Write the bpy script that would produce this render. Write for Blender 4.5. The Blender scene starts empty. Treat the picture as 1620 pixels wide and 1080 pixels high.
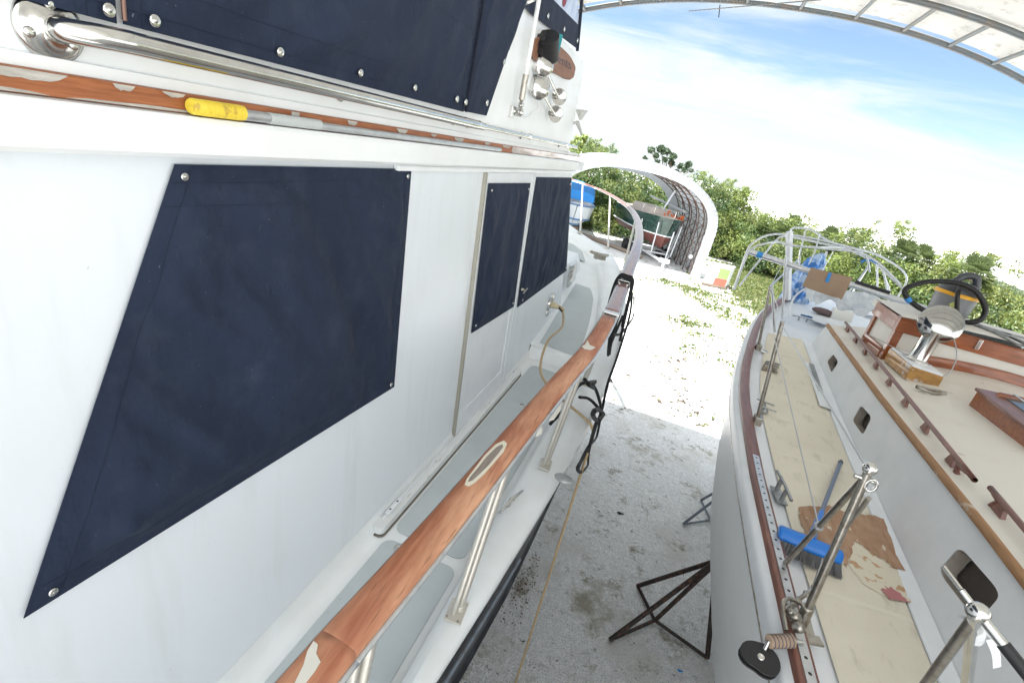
import bpy, math, random
import numpy as np
from mathutils import Vector, Matrix, noise
from mathutils.geometry import tessellate_polygon
random.seed(7)
scene = bpy.context.scene
COL = scene.collection
R = math.radians
ZC = 4.6            # eye height above the yard; geometry below is written relative to the eye
GZ = -ZC            # ground level

# ------------------------------------------------------------------ camera
cd = bpy.data.cameras.new('camera'); cam = bpy.data.objects.new('camera', cd); COL.objects.link(cam)
cd.sensor_width = 36; cd.lens = 795.0/1620*36; cd.clip_start = 0.02; cd.clip_end = 3000
_F = Vector((285.0, 263.0, 795.0)); _h = Vector((1, -.235, 0)).normalized()
_a = _F.normalized(); _b = _F + 100*_h
_up = _b.cross(_a).normalized()
if _up.y < 0: _up = -_up
_X = _a.cross(_up)
if _X.x < 0: _X = -_X
CR = Vector((_X.x, _a.x, _up.x)); CU = Vector((_X.y, _a.y, _up.y)); CF = Vector((_X.z, _a.z, _up.z))
cam.matrix_world = Matrix(((CR.x, CU.x, -CF.x, 0), (CR.y, CU.y, -CF.y, 0), (CR.z, CU.z, -CF.z, ZC), (0, 0, 0, 1)))
scene.camera = cam

# ------------------------------------------------------------------ world, sun, exposure
SUN = Vector((-.25, -.25, 1)).normalized()
w = bpy.data.worlds.new('World'); scene.world = w; w.use_nodes = True
nt = w.node_tree; nt.nodes.clear()
def N(t, nt, **k):
    n = nt.nodes.new(t)
    for a, b in k.items(): setattr(n, a, b)
    return n
out = N('ShaderNodeOutputWorld', nt); bg = N('ShaderNodeBackground', nt); bg.inputs[1].default_value = .05
sky = N('ShaderNodeTexSky', nt); sky.sky_type = 'NISHITA'; sky.sun_disc = False
sky.sun_elevation = math.asin(SUN.z); sky.sun_rotation = math.atan2(SUN.x, SUN.y)
sky.air_density = 1.0; sky.dust_density = .1; sky.ozone_density = 1.5
tc = N('ShaderNodeTexCoord', nt); sep = N('ShaderNodeSeparateXYZ', nt)
nt.links.new(tc.outputs['Generated'], sep.inputs[0])
zz = N('ShaderNodeMath', nt, operation='MAXIMUM'); zz.inputs[1].default_value = 0; nt.links.new(sep.outputs[2], zz.inputs[0])
za = N('ShaderNodeMath', nt, operation='ADD'); za.inputs[1].default_value = .16; nt.links.new(zz.outputs[0], za.inputs[0])
dx = N('ShaderNodeMath', nt, operation='DIVIDE'); nt.links.new(sep.outputs[0], dx.inputs[0]); nt.links.new(za.outputs[0], dx.inputs[1])
dy = N('ShaderNodeMath', nt, operation='DIVIDE'); nt.links.new(sep.outputs[1], dy.inputs[0]); nt.links.new(za.outputs[0], dy.inputs[1])
cmb = N('ShaderNodeCombineXYZ', nt); nt.links.new(dx.outputs[0], cmb.inputs[0]); nt.links.new(dy.outputs[0], cmb.inputs[1])
mp = N('ShaderNodeMapping', nt); mp.inputs['Rotation'].default_value = (0, 0, R(-12)); mp.inputs['Scale'].default_value = (.55, 1.35, 1)
mp.inputs['Location'].default_value = (5.5, 2, 1)
nt.links.new(cmb.outputs[0], mp.inputs[0])
n1 = N('ShaderNodeTexNoise', nt); n1.inputs['Scale'].default_value = 1.0; n1.inputs['Detail'].default_value = 9; n1.inputs['Roughness'].default_value = .6; n1.inputs['Distortion'].default_value = .5
nt.links.new(mp.outputs[0], n1.inputs['Vector'])
# thicker cloud towards the horizon and towards the left (west) of the view
g1 = N('ShaderNodeMapRange', nt); g1.inputs[1].default_value = .02; g1.inputs[2].default_value = .42; g1.inputs[3].default_value = .19; g1.inputs[4].default_value = 0
nt.links.new(sep.outputs[2], g1.inputs[0])
g2 = N('ShaderNodeMapRange', nt); g2.inputs[1].default_value = -.35; g2.inputs[2].default_value = .6; g2.inputs[3].default_value = .09; g2.inputs[4].default_value = -.07
nt.links.new(sep.outputs[0], g2.inputs[0])
s1 = N('ShaderNodeMath', nt, operation='ADD'); nt.links.new(n1.outputs[0], s1.inputs[0]); nt.links.new(g1.outputs[0], s1.inputs[1])
s2 = N('ShaderNodeMath', nt, operation='ADD'); nt.links.new(s1.outputs[0], s2.inputs[0]); nt.links.new(g2.outputs[0], s2.inputs[1])
g3 = N('ShaderNodeMapRange', nt); g3.inputs[1].default_value = .3; g3.inputs[2].default_value = -.2; g3.inputs[4].default_value = .45  # extra cloud behind the camera, unseen, added to fill the shade
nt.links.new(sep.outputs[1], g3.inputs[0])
g4 = N('ShaderNodeMapRange', nt); g4.inputs[1].default_value = .45; g4.inputs[2].default_value = .8; g4.inputs[4].default_value = .35  # more added cloud high overhead, above the view, as fill
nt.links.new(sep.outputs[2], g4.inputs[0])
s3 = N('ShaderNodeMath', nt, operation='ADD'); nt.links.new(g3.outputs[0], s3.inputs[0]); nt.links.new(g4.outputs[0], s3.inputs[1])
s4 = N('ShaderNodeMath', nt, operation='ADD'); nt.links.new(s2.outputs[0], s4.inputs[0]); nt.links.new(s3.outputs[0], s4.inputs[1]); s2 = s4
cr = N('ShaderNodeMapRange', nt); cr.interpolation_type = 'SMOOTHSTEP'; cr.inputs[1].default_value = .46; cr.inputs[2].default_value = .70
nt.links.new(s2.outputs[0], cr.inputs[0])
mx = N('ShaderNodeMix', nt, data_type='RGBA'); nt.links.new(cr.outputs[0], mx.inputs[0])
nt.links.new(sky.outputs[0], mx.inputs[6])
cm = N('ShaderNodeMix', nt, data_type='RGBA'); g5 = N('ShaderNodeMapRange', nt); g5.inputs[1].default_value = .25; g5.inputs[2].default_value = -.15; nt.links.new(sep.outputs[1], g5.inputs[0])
nt.links.new(g5.outputs[0], cm.inputs[0]); cm.inputs[6].default_value = (5.0, 5.4, 5.5, 1); cm.inputs[7].default_value = (13, 13.4, 13.6, 1)  # unseen rear cloud set far brighter than the clouds ahead, to fill shade
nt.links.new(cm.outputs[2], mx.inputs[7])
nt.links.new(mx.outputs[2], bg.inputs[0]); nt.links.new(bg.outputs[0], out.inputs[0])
sd = bpy.data.lights.new('sun', 'SUN'); sd.energy = 3.8; sd.angle = R(.5); sd.color = (1, .97, .93)
so = bpy.data.objects.new('sun', sd); COL.objects.link(so); so.rotation_euler = SUN.to_track_quat('Z', 'Y').to_euler(); so.location = (0, 0, 30)
vs = scene.view_settings; vs.view_transform = 'Standard'; vs.look = 'None'; vs.gamma = 1; vs.use_curve_mapping = False; vs.exposure = 2.0
scene.cycles.max_bounces = 8; scene.cycles.diffuse_bounces = 5; scene.cycles.transmission_bounces = 5

# ------------------------------------------------------------------ pixel to point on a real plane
def ray(px, py):
    x, y = px-810, 540-py
    return (CR*x + CU*y + CF*795).normalized()
def at(px, py, X=None, Y=None, Z=None, n=None, d=None):
    r = ray(px, py)
    if X is not None: return r*(X/r.x)
    if Y is not None: return r*(Y/r.y)
    if Z is not None: return r*(Z/r.z)
    return r*(d/r.dot(n))
def lerp(a, b, t): return a+(b-a)*t
def interp(tab, v):
    if v <= tab[0][0]: return tab[0][1]
    for (a, b), (c, d) in zip(tab, tab[1:]):
        if v <= c: return b+(d-b)*(v-a)/(c-a)
    return tab[-1][1]
def cat(pts, k=6):
    pts = [Vector(p) for p in pts]; o = []
    P = [2*pts[0]-pts[1]]+pts+[2*pts[-1]-pts[-2]]
    for i in range(1, len(P)-2):
        a, b, c, d = P[i-1:i+3]
        for j in range(k):
            t = j/k
            o.append(.5*((2*b)+(c-a)*t+(2*a-5*b+4*c-d)*t*t+(3*b-a-3*c+d)*t**3))
    o.append(pts[-1]); return o

# ------------------------------------------------------------------ materials
def mat(name, col, rough=.5, metal=0, layers=(), bump=None, spec=.5, coat=0, trans=0):
    """layers: (noise scale xyz, detail, lo, hi, colour, strength)"""
    m = bpy.data.materials.new(name); m.use_nodes = True; t = m.node_tree
    b = t.nodes['Principled BSDF']; L = t.links.new
    b.inputs['Roughness'].default_value = rough; b.inputs['Metallic'].default_value = metal
    b.inputs['Specular IOR Level'].default_value = spec; b.inputs['Coat Weight'].default_value = coat
    tcn = N('ShaderNodeTexCoord', t)
    last = None
    for i, (sc, det, lo, hi, c2, st) in enumerate(layers):
        mpn = N('ShaderNodeMapping', t); mpn.inputs['Scale'].default_value = sc if not isinstance(sc, (int, float)) else (sc,)*3
        mpn.inputs['Location'].default_value = (i*3.7+1, i*1.3, i*2.1)
        L(tcn.outputs['Object'], mpn.inputs[0])
        nn = N('ShaderNodeTexNoise', t); nn.inputs['Scale'].default_value = 1; nn.inputs['Detail'].default_value = det; nn.inputs['Roughness'].default_value = .6
        L(mpn.outputs[0], nn.inputs['Vector'])
        mr = N('ShaderNodeMapRange', t); mr.inputs[1].default_value = lo; mr.inputs[2].default_value = hi; mr.inputs[4].default_value = st
        L(nn.outputs[0], mr.inputs[0])
        mm = N('ShaderNodeMix', t, data_type='RGBA'); L(mr.outputs[0], mm.inputs[0]); mm.inputs[7].default_value = (*c2, 1)
        if last is None: mm.inputs[6].default_value = (*col, 1)
        else: L(last, mm.inputs[6])
        last = mm.outputs[2]
    if last is None: b.inputs['Base Color'].default_value = (*col, 1)
    else: L(last, b.inputs['Base Color'])
    if bump:
        sc, st, dist = bump
        mpn = N('ShaderNodeMapping', t); mpn.inputs['Scale'].default_value = sc if not isinstance(sc, (int, float)) else (sc,)*3
        L(tcn.outputs['Object'], mpn.inputs[0])
        nn = N('ShaderNodeTexNoise', t); nn.inputs['Scale'].default_value = 1; nn.inputs['Detail'].default_value = 5
        L(mpn.outputs[0], nn.inputs['Vector'])
        bn = N('ShaderNodeBump', t); bn.inputs['Strength'].default_value = st; bn.inputs['Distance'].default_value = dist
        L(nn.outputs[0], bn.inputs['Height']); L(bn.outputs[0], b.inputs['Normal'])
    if trans:
        tr = N('ShaderNodeBsdfTranslucent', t); mxs = N('ShaderNodeMixShader', t); mxs.inputs[0].default_value = trans
        if last is None: tr.inputs[0].default_value = (*col, 1)
        else: L(last, tr.inputs[0])
        L(b.outputs[0], mxs.inputs[1]); L(tr.outputs[0], mxs.inputs[2])
        L(mxs.outputs[0], t.nodes['Material Output'].inputs[0])
    return m
GEL = mat('gelcoat', (.76, .81, .86), .28, layers=[(2.2, 4, .35, .75, (.74, .78, .81), .6), ((9, 9, 1.2), 4, .52, .72, (.68, .71, .73), .6), (45, 3, .72, .78, (.45, .44, .4), .5)], bump=(3, .05, .02))
GELW = mat('gelcoat_bright', (.83, .86, .88), .3, layers=[(3, 4, .4, .8, (.72, .73, .71), .7)])
NONSKID = mat('grey_nonskid', (.52, .57, .59), .75, layers=[(3, 5, .35, .75, (.44, .49, .51), .8), (70, 2, .7, .76, (.2, .2, .19), .6)], bump=(350, .5, .002))
TEAK = mat('sanded_teak', (.50, .215, .12), .6, layers=[((60, 6, 60), 6, .35, .65, (.30, .09, .04), .9), ((14, 2.2, 14), 5, .42, .66, (.68, .38, .23), .85), ((5, 1.4, 5), 4, .5, .7, (.40, .14, .08), .6), ((150, 8, 150), 2, .6, .75, (.16, .06, .03), .7)], bump=((180, 12, 180), .35, .002))
TEAKV = mat('varnished_teak', (.29, .12, .09), .22, layers=[((40, 3, 40), 6, .35, .7, (.17, .06, .05), .8), ((9, 4, 9), 4, .6, .66, (.45, .40, .40), .5)], coat=.6)
TEAKP = mat('peeling_teak', (.42, .15, .055), .5, layers=[((160, 9, 160), 6, .35, .65, (.24, .07, .022), .95), ((20, 1.6, 20), 4, .55, .75, (.56, .26, .13), .6)], bump=((180, 12, 180), .3, .002))
PEEL = mat('lifting_varnish', (.52, .5, .46), .55, layers=[((60, 9, 60), 5, .4, .6, (.34, .32, .29), .8)], bump=(120, .4, .003))
MAHOG = mat('mahogany_rail', (.21, .088, .065), .4, layers=[((50, 4, 50), 5, .35, .7, (.13, .05, .036), .9), ((12, 3, 12), 3, .6, .7, (.34, .15, .1), .5)], coat=.2)
MAHOGV = mat('mahogany_varnish', (.34, .10, .03), .28, layers=[((6, 40, 40), 6, .35, .7, (.16, .04, .012), .9)], coat=.5)
WORNW = mat('worn_trim_wood', (.40, .22, .10), .6, layers=[((40, 4, 40), 5, .35, .7, (.24, .12, .05), .9), ((9, 5, 9), 4, .58, .64, (.55, .48, .40), .8)])
OAKW = mat('dorade_wood', (.48, .26, .07), .4, layers=[((14, 14, 40), 6, .4, .7, (.25, .11, .025), .9), ((8, 8, 8), 4, .56, .6, (.55, .5, .46), .9)], coat=.3)
CANVAS = mat('navy_canvas', (.011, .019, .044), .8, layers=[((2, 3.2, 2.2), 5, .4, .68, (.017, .028, .058), .8), (9, 8, .54, .75, (.035, .048, .08), .5), (110, 2, .745, .775, (.26, .30, .36), .6), ((30, 200, 12), 2, .72, .80, (.12, .14, .18), .5)], bump=((2, 7, 4.5), .75, .03), spec=.35)  # paler noise blotches: faded cloth, also standing in for light on folds
SEAM = mat('canvas_thread', (.007, .012, .030), .8)
STEEL = mat('stainless', (.66, .66, .64), .16, 1, layers=[(9, 3, .45, .75, (.5, .49, .46), .7)])
POSTM = mat('brushed_post_steel', (.62, .60, .55), .42, .65)
STEELD = mat('dull_stainless', (.42, .40, .36), .32, 1, layers=[(30, 4, .45, .7, (.24, .2, .16), .8)])
ALU = mat('aluminium', (.60, .62, .64), .38, .85, layers=[(20, 4, .45, .75, (.4, .42, .44), .7)])
GALV = mat('galvanised', (.40, .42, .43), .5, .7, layers=[(25, 4, .4, .7, (.25, .26, .27), .8)])
BRONZE = mat('bronze', (.38, .28, .14), .35, .9)
WHITEP = mat('white_paint', (.77, .80, .83), .4, layers=[(4, 5, .4, .75, (.62, .66, .7), .6)])
CHIP = mat('chipped_paint', (.72, .74, .74), .5, layers=[((50, 7, 50), 5, .60, .66, (.30, .27, .23), .8)], bump=(80, .4, .003))
BEIGE = mat('beige_nonskid', (.71, .67, .56), .8, layers=[(2.5, 5, .4, .7, (.63, .585, .48), .8), ((14, 5, 5), 5, .56, .68, (.46, .43, .36), .5), (60, 2, .74, .79, (.3, .26, .2), .5)], bump=(300, .5, .002))
SEAMW = mat('deck_seam_cream', (.70, .67, .56), .6)
ROOFC = mat('coachroof_cream', (.70, .68, .62), .55, layers=[(3, 5, .5, .75, (.62, .56, .49), .8), (12, 5, .68, .74, (.42, .30, .22), .7)], bump=(160, .3, .002))
HULLW = mat('sail_hull_white', (.82, .84, .85), .35, layers=[((3, 1, 3), 5, .4, .75, (.74, .76, .77), .8)])
BARE = mat('bare_brown_deck', (.36, .215, .13), .75, layers=[((10, 10, 10), 6, .4, .65, (.45, .30, .20), .8), ((30, 4, 4), 5, .5, .7, (.27, .13, .06), .7), ((22, 8, 22), 5, .62, .66, (.66, .60, .48), .9)])
FILL = mat('cream_filler', (.66, .61, .49), .7, layers=[((16, 16, 16), 6, .56, .60, (.46, .26, .12), .9), ((40, 40, 40), 4, .66, .70, (.25, .2, .18), .7)])
PINK = mat('pink_primer', (.42, .17, .17), .7)
BLACK = mat('black_rubber', (.012, .012, .014), .5, bump=(200, .2, .002))
HOSE = mat('black_hose', (.008, .008, .009), .45)
ROPEB = mat('black_rope', (.010, .010, .012), .85, bump=((120, 120, 120), .8, .004))
CORD = mat('tan_cord', (.47, .35, .20), .6, layers=[(30, 3, .5, .8, (.35, .25, .14), .6)])
WIRE = mat('lifeline_wire', (.5, .51, .53), .4, .6)
NAVY = mat('navy_hull', (.010, .012, .018), .35, layers=[((30, 3, 30), 4, .55, .62, (.10, .11, .13), .6)])
PORTIN = mat('port_reveal', (.30, .27, .23), .6, layers=[(14, 4, .45, .7, (.2, .17, .14), .8)])
PORTBK = mat('port_glass_brown', (.055, .045, .038), .35, layers=[(10, 4, .4, .7, (.085, .07, .06), .8)])
BLUEPL = mat('blue_plastic', (.016, .18, .62), .28)
BLUEGR = mat('blue_grey_tube', (.13, .17, .26), .4)
BRIST = mat('grey_bristle', (.13, .13, .135), .9, bump=(200, .5, .003))
YELLOW = mat('yellow_grip', (.78, .60, .06), .45, layers=[(40, 4, .55, .65, (.35, .2, .06), .6)])
YELP = mat('yellow_plastic', (.80, .40, .02), .4)
VACG = mat('vacuum_grey', (.21, .22, .235), .42)
VACD = mat('vacuum_dark', (.05, .055, .065), .4)
TARP = mat('blue_tarp', (.03, .18, .55), .45, layers=[(7, 5, .46, .56, (.45, .60, .82), .95)], bump=(15, .6, .03))
CARD = mat('cardboard', (.36, .25, .17), .8, layers=[(5, 4, .4, .7, (.31, .21, .14), .8)])
TAPE = mat('blue_tape', (.03, .25, .62), .5)
PLAST = mat('clear_plastic_sheet', (.72, .75, .78), .25, layers=[(8, 4, .4, .6, (.55, .6, .66), .8)], bump=(14, .9, .03), trans=.35)
BUCKET = mat('white_bucket', (.74, .74, .70), .4)
FABRIC = mat('shed_fabric', (.40, .395, .375), .7, layers=[(1.3, 5, .4, .7, (.33, .325, .30), .8), ((9, 9, 9), 4, .56, .66, (.24, .23, .21), .7)], trans=.2)
FABW = mat('white_shed_fabric', (.52, .55, .58), .5, layers=[(1.5, 4, .4, .75, (.44, .47, .50), .8)], trans=.2)
GTUBE = mat('grey_hoop_steel', (.16, .18, .19), .45, .3, layers=[(8, 4, .45, .7, (.22, .17, .13), .7)])
RUSTT = mat('rusty_truss', (.10, .06, .045), .7, layers=[(6, 4, .45, .7, (.18, .10, .07), .8)])
RUSTB = mat('rusty_black_steel', (.022, .016, .014), .6, layers=[(30, 5, .52, .62, (.11, .045, .025), .9)], bump=(150, .4, .002))
BLUESTL = mat('blue_grey_steel', (.15, .18, .22), .5, layers=[(30, 4, .5, .65, (.1, .09, .08), .7)])
GREENH = mat('dark_green_hull', (.005, .028, .020), .18, layers=[((3, 3, 8), 4, .45, .7, (.03, .075, .06), .7)], coat=.3)
REDH = mat('red_bottom_paint', (.12, .04, .032), .7)
ORANGE = mat('orange_cloth', (.5, .12, .04), .7)
BLUEC = mat('blue_boat_cover', (.01, .22, .62), .6, bump=(6, .5, .04))
GLASSD = mat('dark_glass', (.03, .035, .04), .08)
CLEAR = mat('clear_vinyl', (.62, .66, .74), .12, layers=[(5, 4, .4, .6, (.35, .42, .6), .8)])
WOODN = mat('name_board_wood', (.20, .09, .05), .6, layers=[((30, 5, 30), 5, .4, .7, (.3, .15, .09), .8)])
LETTER = mat('carved_letter', (.08, .05, .06), .5)
TRUNK = mat('bark', (.14, .10, .075), .9, bump=(12, .6, .03))
GREENB = mat('olive_panel', (.26, .36, .13), .6); SALMON = mat('salmon_panel', (.42, .12, .08), .6)
LOGM = mat('weathered_log', (.24, .19, .15), .9)
def leafmat(name, c, tr=.42, c2=None):
    return mat(name, c, .5, layers=[(.9, 4, .35, .65, c2 or tuple(v*1.5 for v in c), .8)], trans=tr)
LEAFS = [leafmat('leaf_mid', (.10, .155, .05)), leafmat('leaf_olive', (.17, .20, .06)), leafmat('leaf_dark', (.055, .10, .04)),
         leafmat('leaf_yellowgreen', (.20, .25, .07)), leafmat('leaf_grey', (.19, .24, .15))]
PALMG = leafmat('palmetto_leaf', (.11, .145, .06)); PINEG = leafmat('pine_needles', (.055, .085, .045), .3)

# ground material: crushed shell
def ground_mat():
    m = bpy.data.materials.new('crushed_shell'); m.use_nodes = True; t = m.node_tree; b = t.nodes['Principled BSDF']; L = t.links.new
    b.inputs['Roughness'].default_value = .95
    tcn = N('ShaderNodeTexCoord', t)
    def nz(sc, det, lo, hi, off=0, rough=.6):
        mpn = N('ShaderNodeMapping', t); mpn.inputs['Location'].default_value = (off, off*.7, 0); L(tcn.outputs['Object'], mpn.inputs[0])
        nn = N('ShaderNodeTexNoise', t); nn.inputs['Scale'].default_value = sc; nn.inputs['Detail'].default_value = det; nn.inputs['Roughness'].default_value = rough
        L(mpn.outputs[0], nn.inputs['Vector'])
        mr = N('ShaderNodeMapRange', t); mr.inputs[1].default_value = lo; mr.inputs[2].default_value = hi; L(nn.outputs[0], mr.inputs[0]); return mr.outputs[0], nn.outputs[0]
    def mix(f, a, c):
        mm = N('ShaderNodeMix', t, data_type='RGBA'); L(f, mm.inputs[0])
        if isinstance(a, tuple): mm.inputs[6].default_value = (*a, 1)
        else: L(a, mm.inputs[6])
        mm.inputs[7].default_value = (*c, 1); return mm.outputs[2]
    f, h1 = nz(14, 8, .35, .65)
    c = mix(f, (.68, .685, .69), (.86, .86, .865))
    f, _ = nz(60, 4, .5, .62, 3); c = mix(f, c, (.48, .48, .47))
    f, _ = nz(1.1, 6, .52, .68, 9); c = mix(f, c, (.60, .585, .56))
    f, _ = nz(28, 3, .70, .73, 5); c = mix(f, c, (.62, .61, .58))
    f, _ = nz(7, 6, .61, .66, 12, .75); c = mix(f, c, (.16, .13, .10))
    f, _ = nz(24, 4, .66, .69, 17, .7); c = mix(f, c, (.06, .05, .04))
    f, _ = nz(2.2, 9, .545, .64, 33, .82); c = mix(f, c, (.22, .20, .14))
    f, _ = nz(.8, 9, .56, .66, 21, .75); c = mix(f, c, (.33, .31, .25))
    L(c, b.inputs['Base Color'])
    vo = N('ShaderNodeTexVoronoi', t); vo.inputs['Scale'].default_value = 45; L(tcn.outputs['Object'], vo.inputs['Vector'])
    bn = N('ShaderNodeBump', t); bn.inputs['Strength'].default_value = .7; bn.inputs['Distance'].default_value = .012; L(vo.outputs[0], bn.inputs['Height'])
    bn2 = N('ShaderNodeBump', t); bn2.inputs['Strength'].default_value = .6; bn2.inputs['Distance'].default_value = .05; L(h1, bn2.inputs['Height']); L(bn.outputs[0], bn2.inputs['Normal'])
    L(bn2.outputs[0], b.inputs['Normal'])
    return m
GROUND = ground_mat()

# ------------------------------------------------------------------ mesh builder
class MB:
    def __init__(s): s.v = []; s.f = []; s.m = []; s.s = []
    def add(s, vs, fs, mi=0, smooth=False):
        o = len(s.v); s.v += [tuple(v) for v in vs]
        for f in fs: s.f.append(tuple(i+o for i in f)); s.m.append(mi); s.s.append(smooth)
        return s
    def tube(s, pts, r, n=8, smooth=0, mi=0, caps=True, flat=1.0, closed=False):
        pts = cat(pts, smooth) if smooth else [Vector(p) for p in pts]
        pts = [p for i, p in enumerate(pts) if i == 0 or (p-pts[i-1]).length > 1e-6]
        k = len(pts); rr = r if isinstance(r, (list, tuple)) else None
        t0 = (pts[1]-pts[0]).normalized()
        nrm = t0.cross(Vector((0, 0, 1)))
        if nrm.length < .05: nrm = t0.cross(Vector((0, 1, 0)))
        nrm.normalize(); vs = []
        for i, p in enumerate(pts):
            a = pts[max(i-1, 0)]; b = pts[min(i+1, k-1)]; t = (b-a).normalized()
            nrm = (nrm-t*nrm.dot(t)).normalized(); bi = t.cross(nrm)
            rad = lerp(rr[0], rr[-1], i/(k-1)) if rr and len(rr) != k else (rr[i] if rr else r)
            for j in range(n):
                q = 2*math.pi*j/n; vs.append(p+nrm*math.cos(q)*rad+bi*math.sin(q)*rad*flat)
        fs = [(i*n+j, i*n+(j+1) % n, (i+1)*n+(j+1) % n, (i+1)*n+j) for i in range(k-1) for j in range(n)]
        s.add(vs, fs, mi, True)
        if caps:
            s.add(vs[:n], [tuple(range(n-1, -1, -1))], mi); s.add(vs[-n:], [tuple(range(n))], mi)
        return s
    def hexa(s, p, mi=0):        # 8 points: bottom loop 4, top loop 4
        return s.add(p, [(3, 2, 1, 0), (4, 5, 6, 7), (0, 1, 5, 4), (1, 2, 6, 5), (2, 3, 7, 6), (3, 0, 4, 7)], mi)
    def box(s, x0, x1, y0, y1, z0, z1, mi=0):
        return s.hexa([(x0, y0, z0), (x1, y0, z0), (x1, y1, z0), (x0, y1, z0), (x0, y0, z1), (x1, y0, z1), (x1, y1, z1), (x0, y1, z1)], mi)
    def obox(s, c, ax, ay, az, hx, hy, hz, mi=0):
        c, ax, ay, az = Vector(c), Vector(ax).normalized()*hx, Vector(ay).normalized()*hy, Vector(az).normalized()*hz
        return s.hexa([c+ax*i+ay*j+az*k for k in (-1, 1) for i, j in ((-1, -1), (1, -1), (1, 1), (-1, 1))], mi)
    def lathe(s, c, axis, prof, n=20, mi=0):
        c = Vector(c); t = Vector(axis).normalized(); a = t.cross(Vector((0, 0, 1)))
        if a.length < .05: a = t.cross(Vector((0, 1, 0)))
        a.normalize(); b = t.cross(a); vs = []
        for r, h in prof:
            for j in range(n):
                q = 2*math.pi*j/n; vs.append(c+t*h+a*math.cos(q)*r+b*math.sin(q)*r)
        fs = [(i*n+j, i*n+(j+1) % n, (i+1)*n+(j+1) % n, (i+1)*n+j) for i in range(len(prof)-1) for j in range(n)]
        s.add(vs, fs, mi, True)
        if prof[0][0] > 1e-4: s.add(vs[:n], [tuple(range(n-1, -1, -1))], mi)
        if prof[-1][0] > 1e-4: s.add(vs[-n:], [tuple(range(n))], mi)
        return s
    def loft(s, rows, mi=0, smooth=True):
        k = len(rows[0]); vs = [p for r in rows for p in r]
        return s.add(vs, [(i*k+j, i*k+j+1, (i+1)*k+j+1, (i+1)*k+j) for i in range(len(rows)-1) for j in range(k-1)], mi, smooth)
    def slab(s, outline, nrm, th, mi=0, holes=()):  # planar polygon (list of points) with thickness along nrm
        nrm = Vector(nrm).normalized(); loops = [[Vector(p) for p in outline]]+[[Vector(p) for p in h] for h in holes]
        flat = [p for l in loops for p in l]; n = len(flat)
        tris = tessellate_polygon(loops)
        vs = [p+nrm*th for p in flat]+flat
        fs = []
        for t in tris:
            a, b, c = t; g = (flat[b]-flat[a]).cross(flat[c]-flat[a]).dot(nrm)
            if abs(g) < 1e-12: continue
            fs.append(t if g > 0 else t[::-1]); q = tuple(i+n for i in t); fs.append(q[::-1] if g > 0 else q)
        o = 0
        for l in loops:
            k = len(l)
            for i in range(k): fs.append((o+i, o+(i+1) % k, n+o+(i+1) % k, n+o+i))
            o += k
        return s.add(vs, fs, mi)
    def ball(s, c, r, sc=(1, 1, 1), n=14, mi=0):
        c = Vector(c); m = n//2; vs = []
        for i in range(m+1):
            a = math.pi*i/m
            for j in range(n):
                q = 2*math.pi*j/n; vs.append(c+Vector((math.sin(a)*math.cos(q)*sc[0], math.sin(a)*math.sin(q)*sc[1], math.cos(a)*sc[2]))*r)
        return s.add(vs, [(i*n+j, (i+1)*n+j, (i+1)*n+(j+1) % n, i*n+(j+1) % n) for i in range(m) for j in range(n)], mi, True)
BASE = {}
def tag(o, label=None, cat=None, group=None, kind=None):
    for k, v in (('label', label), ('category', cat), ('group', group), ('kind', kind)):
        if v: o[k] = v
    return o
def thing(name, base, label, cat, group=None):
    o = bpy.data.objects.new(name, None); COL.objects.link(o); o.empty_display_size = .1
    b = Vector(base); o.location = b+Vector((0, 0, ZC)); BASE[o.name] = b
    return tag(o, label, cat, group)
def root(o):
    while o.parent: o = o.parent
    return o
def build(name, mb, mats, parent=None, base=None, label=None, cat=None, group=None, kind=None, bev=0, recalc=False):
    me = bpy.data.meshes.new(name)
    if parent is not None: b = BASE[root(parent).name]
    else:
        if base is None:
            a = np.array(mb.v); b = Vector(((a[:, 0].min()+a[:, 0].max())/2, (a[:, 1].min()+a[:, 1].max())/2, a[:, 2].min()))
        else: b = Vector(base)
    me.from_pydata([(x-b.x, y-b.y, z-b.z) for x, y, z in mb.v], [], mb.f)
    mats = mats if isinstance(mats, (list, tuple)) else [mats]
    for m in mats: me.materials.append(m)
    me.polygons.foreach_set('material_index', mb.m); me.polygons.foreach_set('use_smooth', mb.s)
    me.validate(); me.update()
    if recalc:
        import bmesh
        bm = bmesh.new(); bm.from_mesh(me); bmesh.ops.remove_doubles(bm, verts=bm.verts, dist=1e-5); bmesh.ops.recalc_face_normals(bm, faces=bm.faces); bm.to_mesh(me); bm.free()
    o = bpy.data.objects.new(name, me); COL.objects.link(o)
    if parent is not None: o.parent = parent
    else: o.location = b+Vector((0, 0, ZC)); BASE[o.name] = b
    if bev:
        md = o.modifiers.new('bevel', 'BEVEL'); md.width = bev; md.segments = 2; md.limit_method = 'ANGLE'; md.angle_limit = R(40)
    return tag(o, label, cat, group, kind)
def roundrect(u0, u1, v0, v1, r, k=5):
    o = []
    for cx, cy, a0 in ((u1-r, v1-r, 0), (u0+r, v1-r, 90), (u0+r, v0+r, 180), (u1-r, v0+r, 270)):
        for i in range(k+1):
            a = R(a0+90*i/k); o.append((cx+r*math.cos(a), cy+r*math.sin(a)))
    return o
def roundpoly(pts, r=.2, k=4):
    pts = [Vector(p) for p in pts]; o = []; n = len(pts)
    for i in range(n):
        a, b, c = pts[i-1], pts[i], pts[(i+1) % n]; p = lerp(b, a, r); q = lerp(b, c, r)
        for j in range(k+1):
            t = j/k; o.append(lerp(lerp(p, b, t), lerp(b, q, t), t))
    return o

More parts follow.
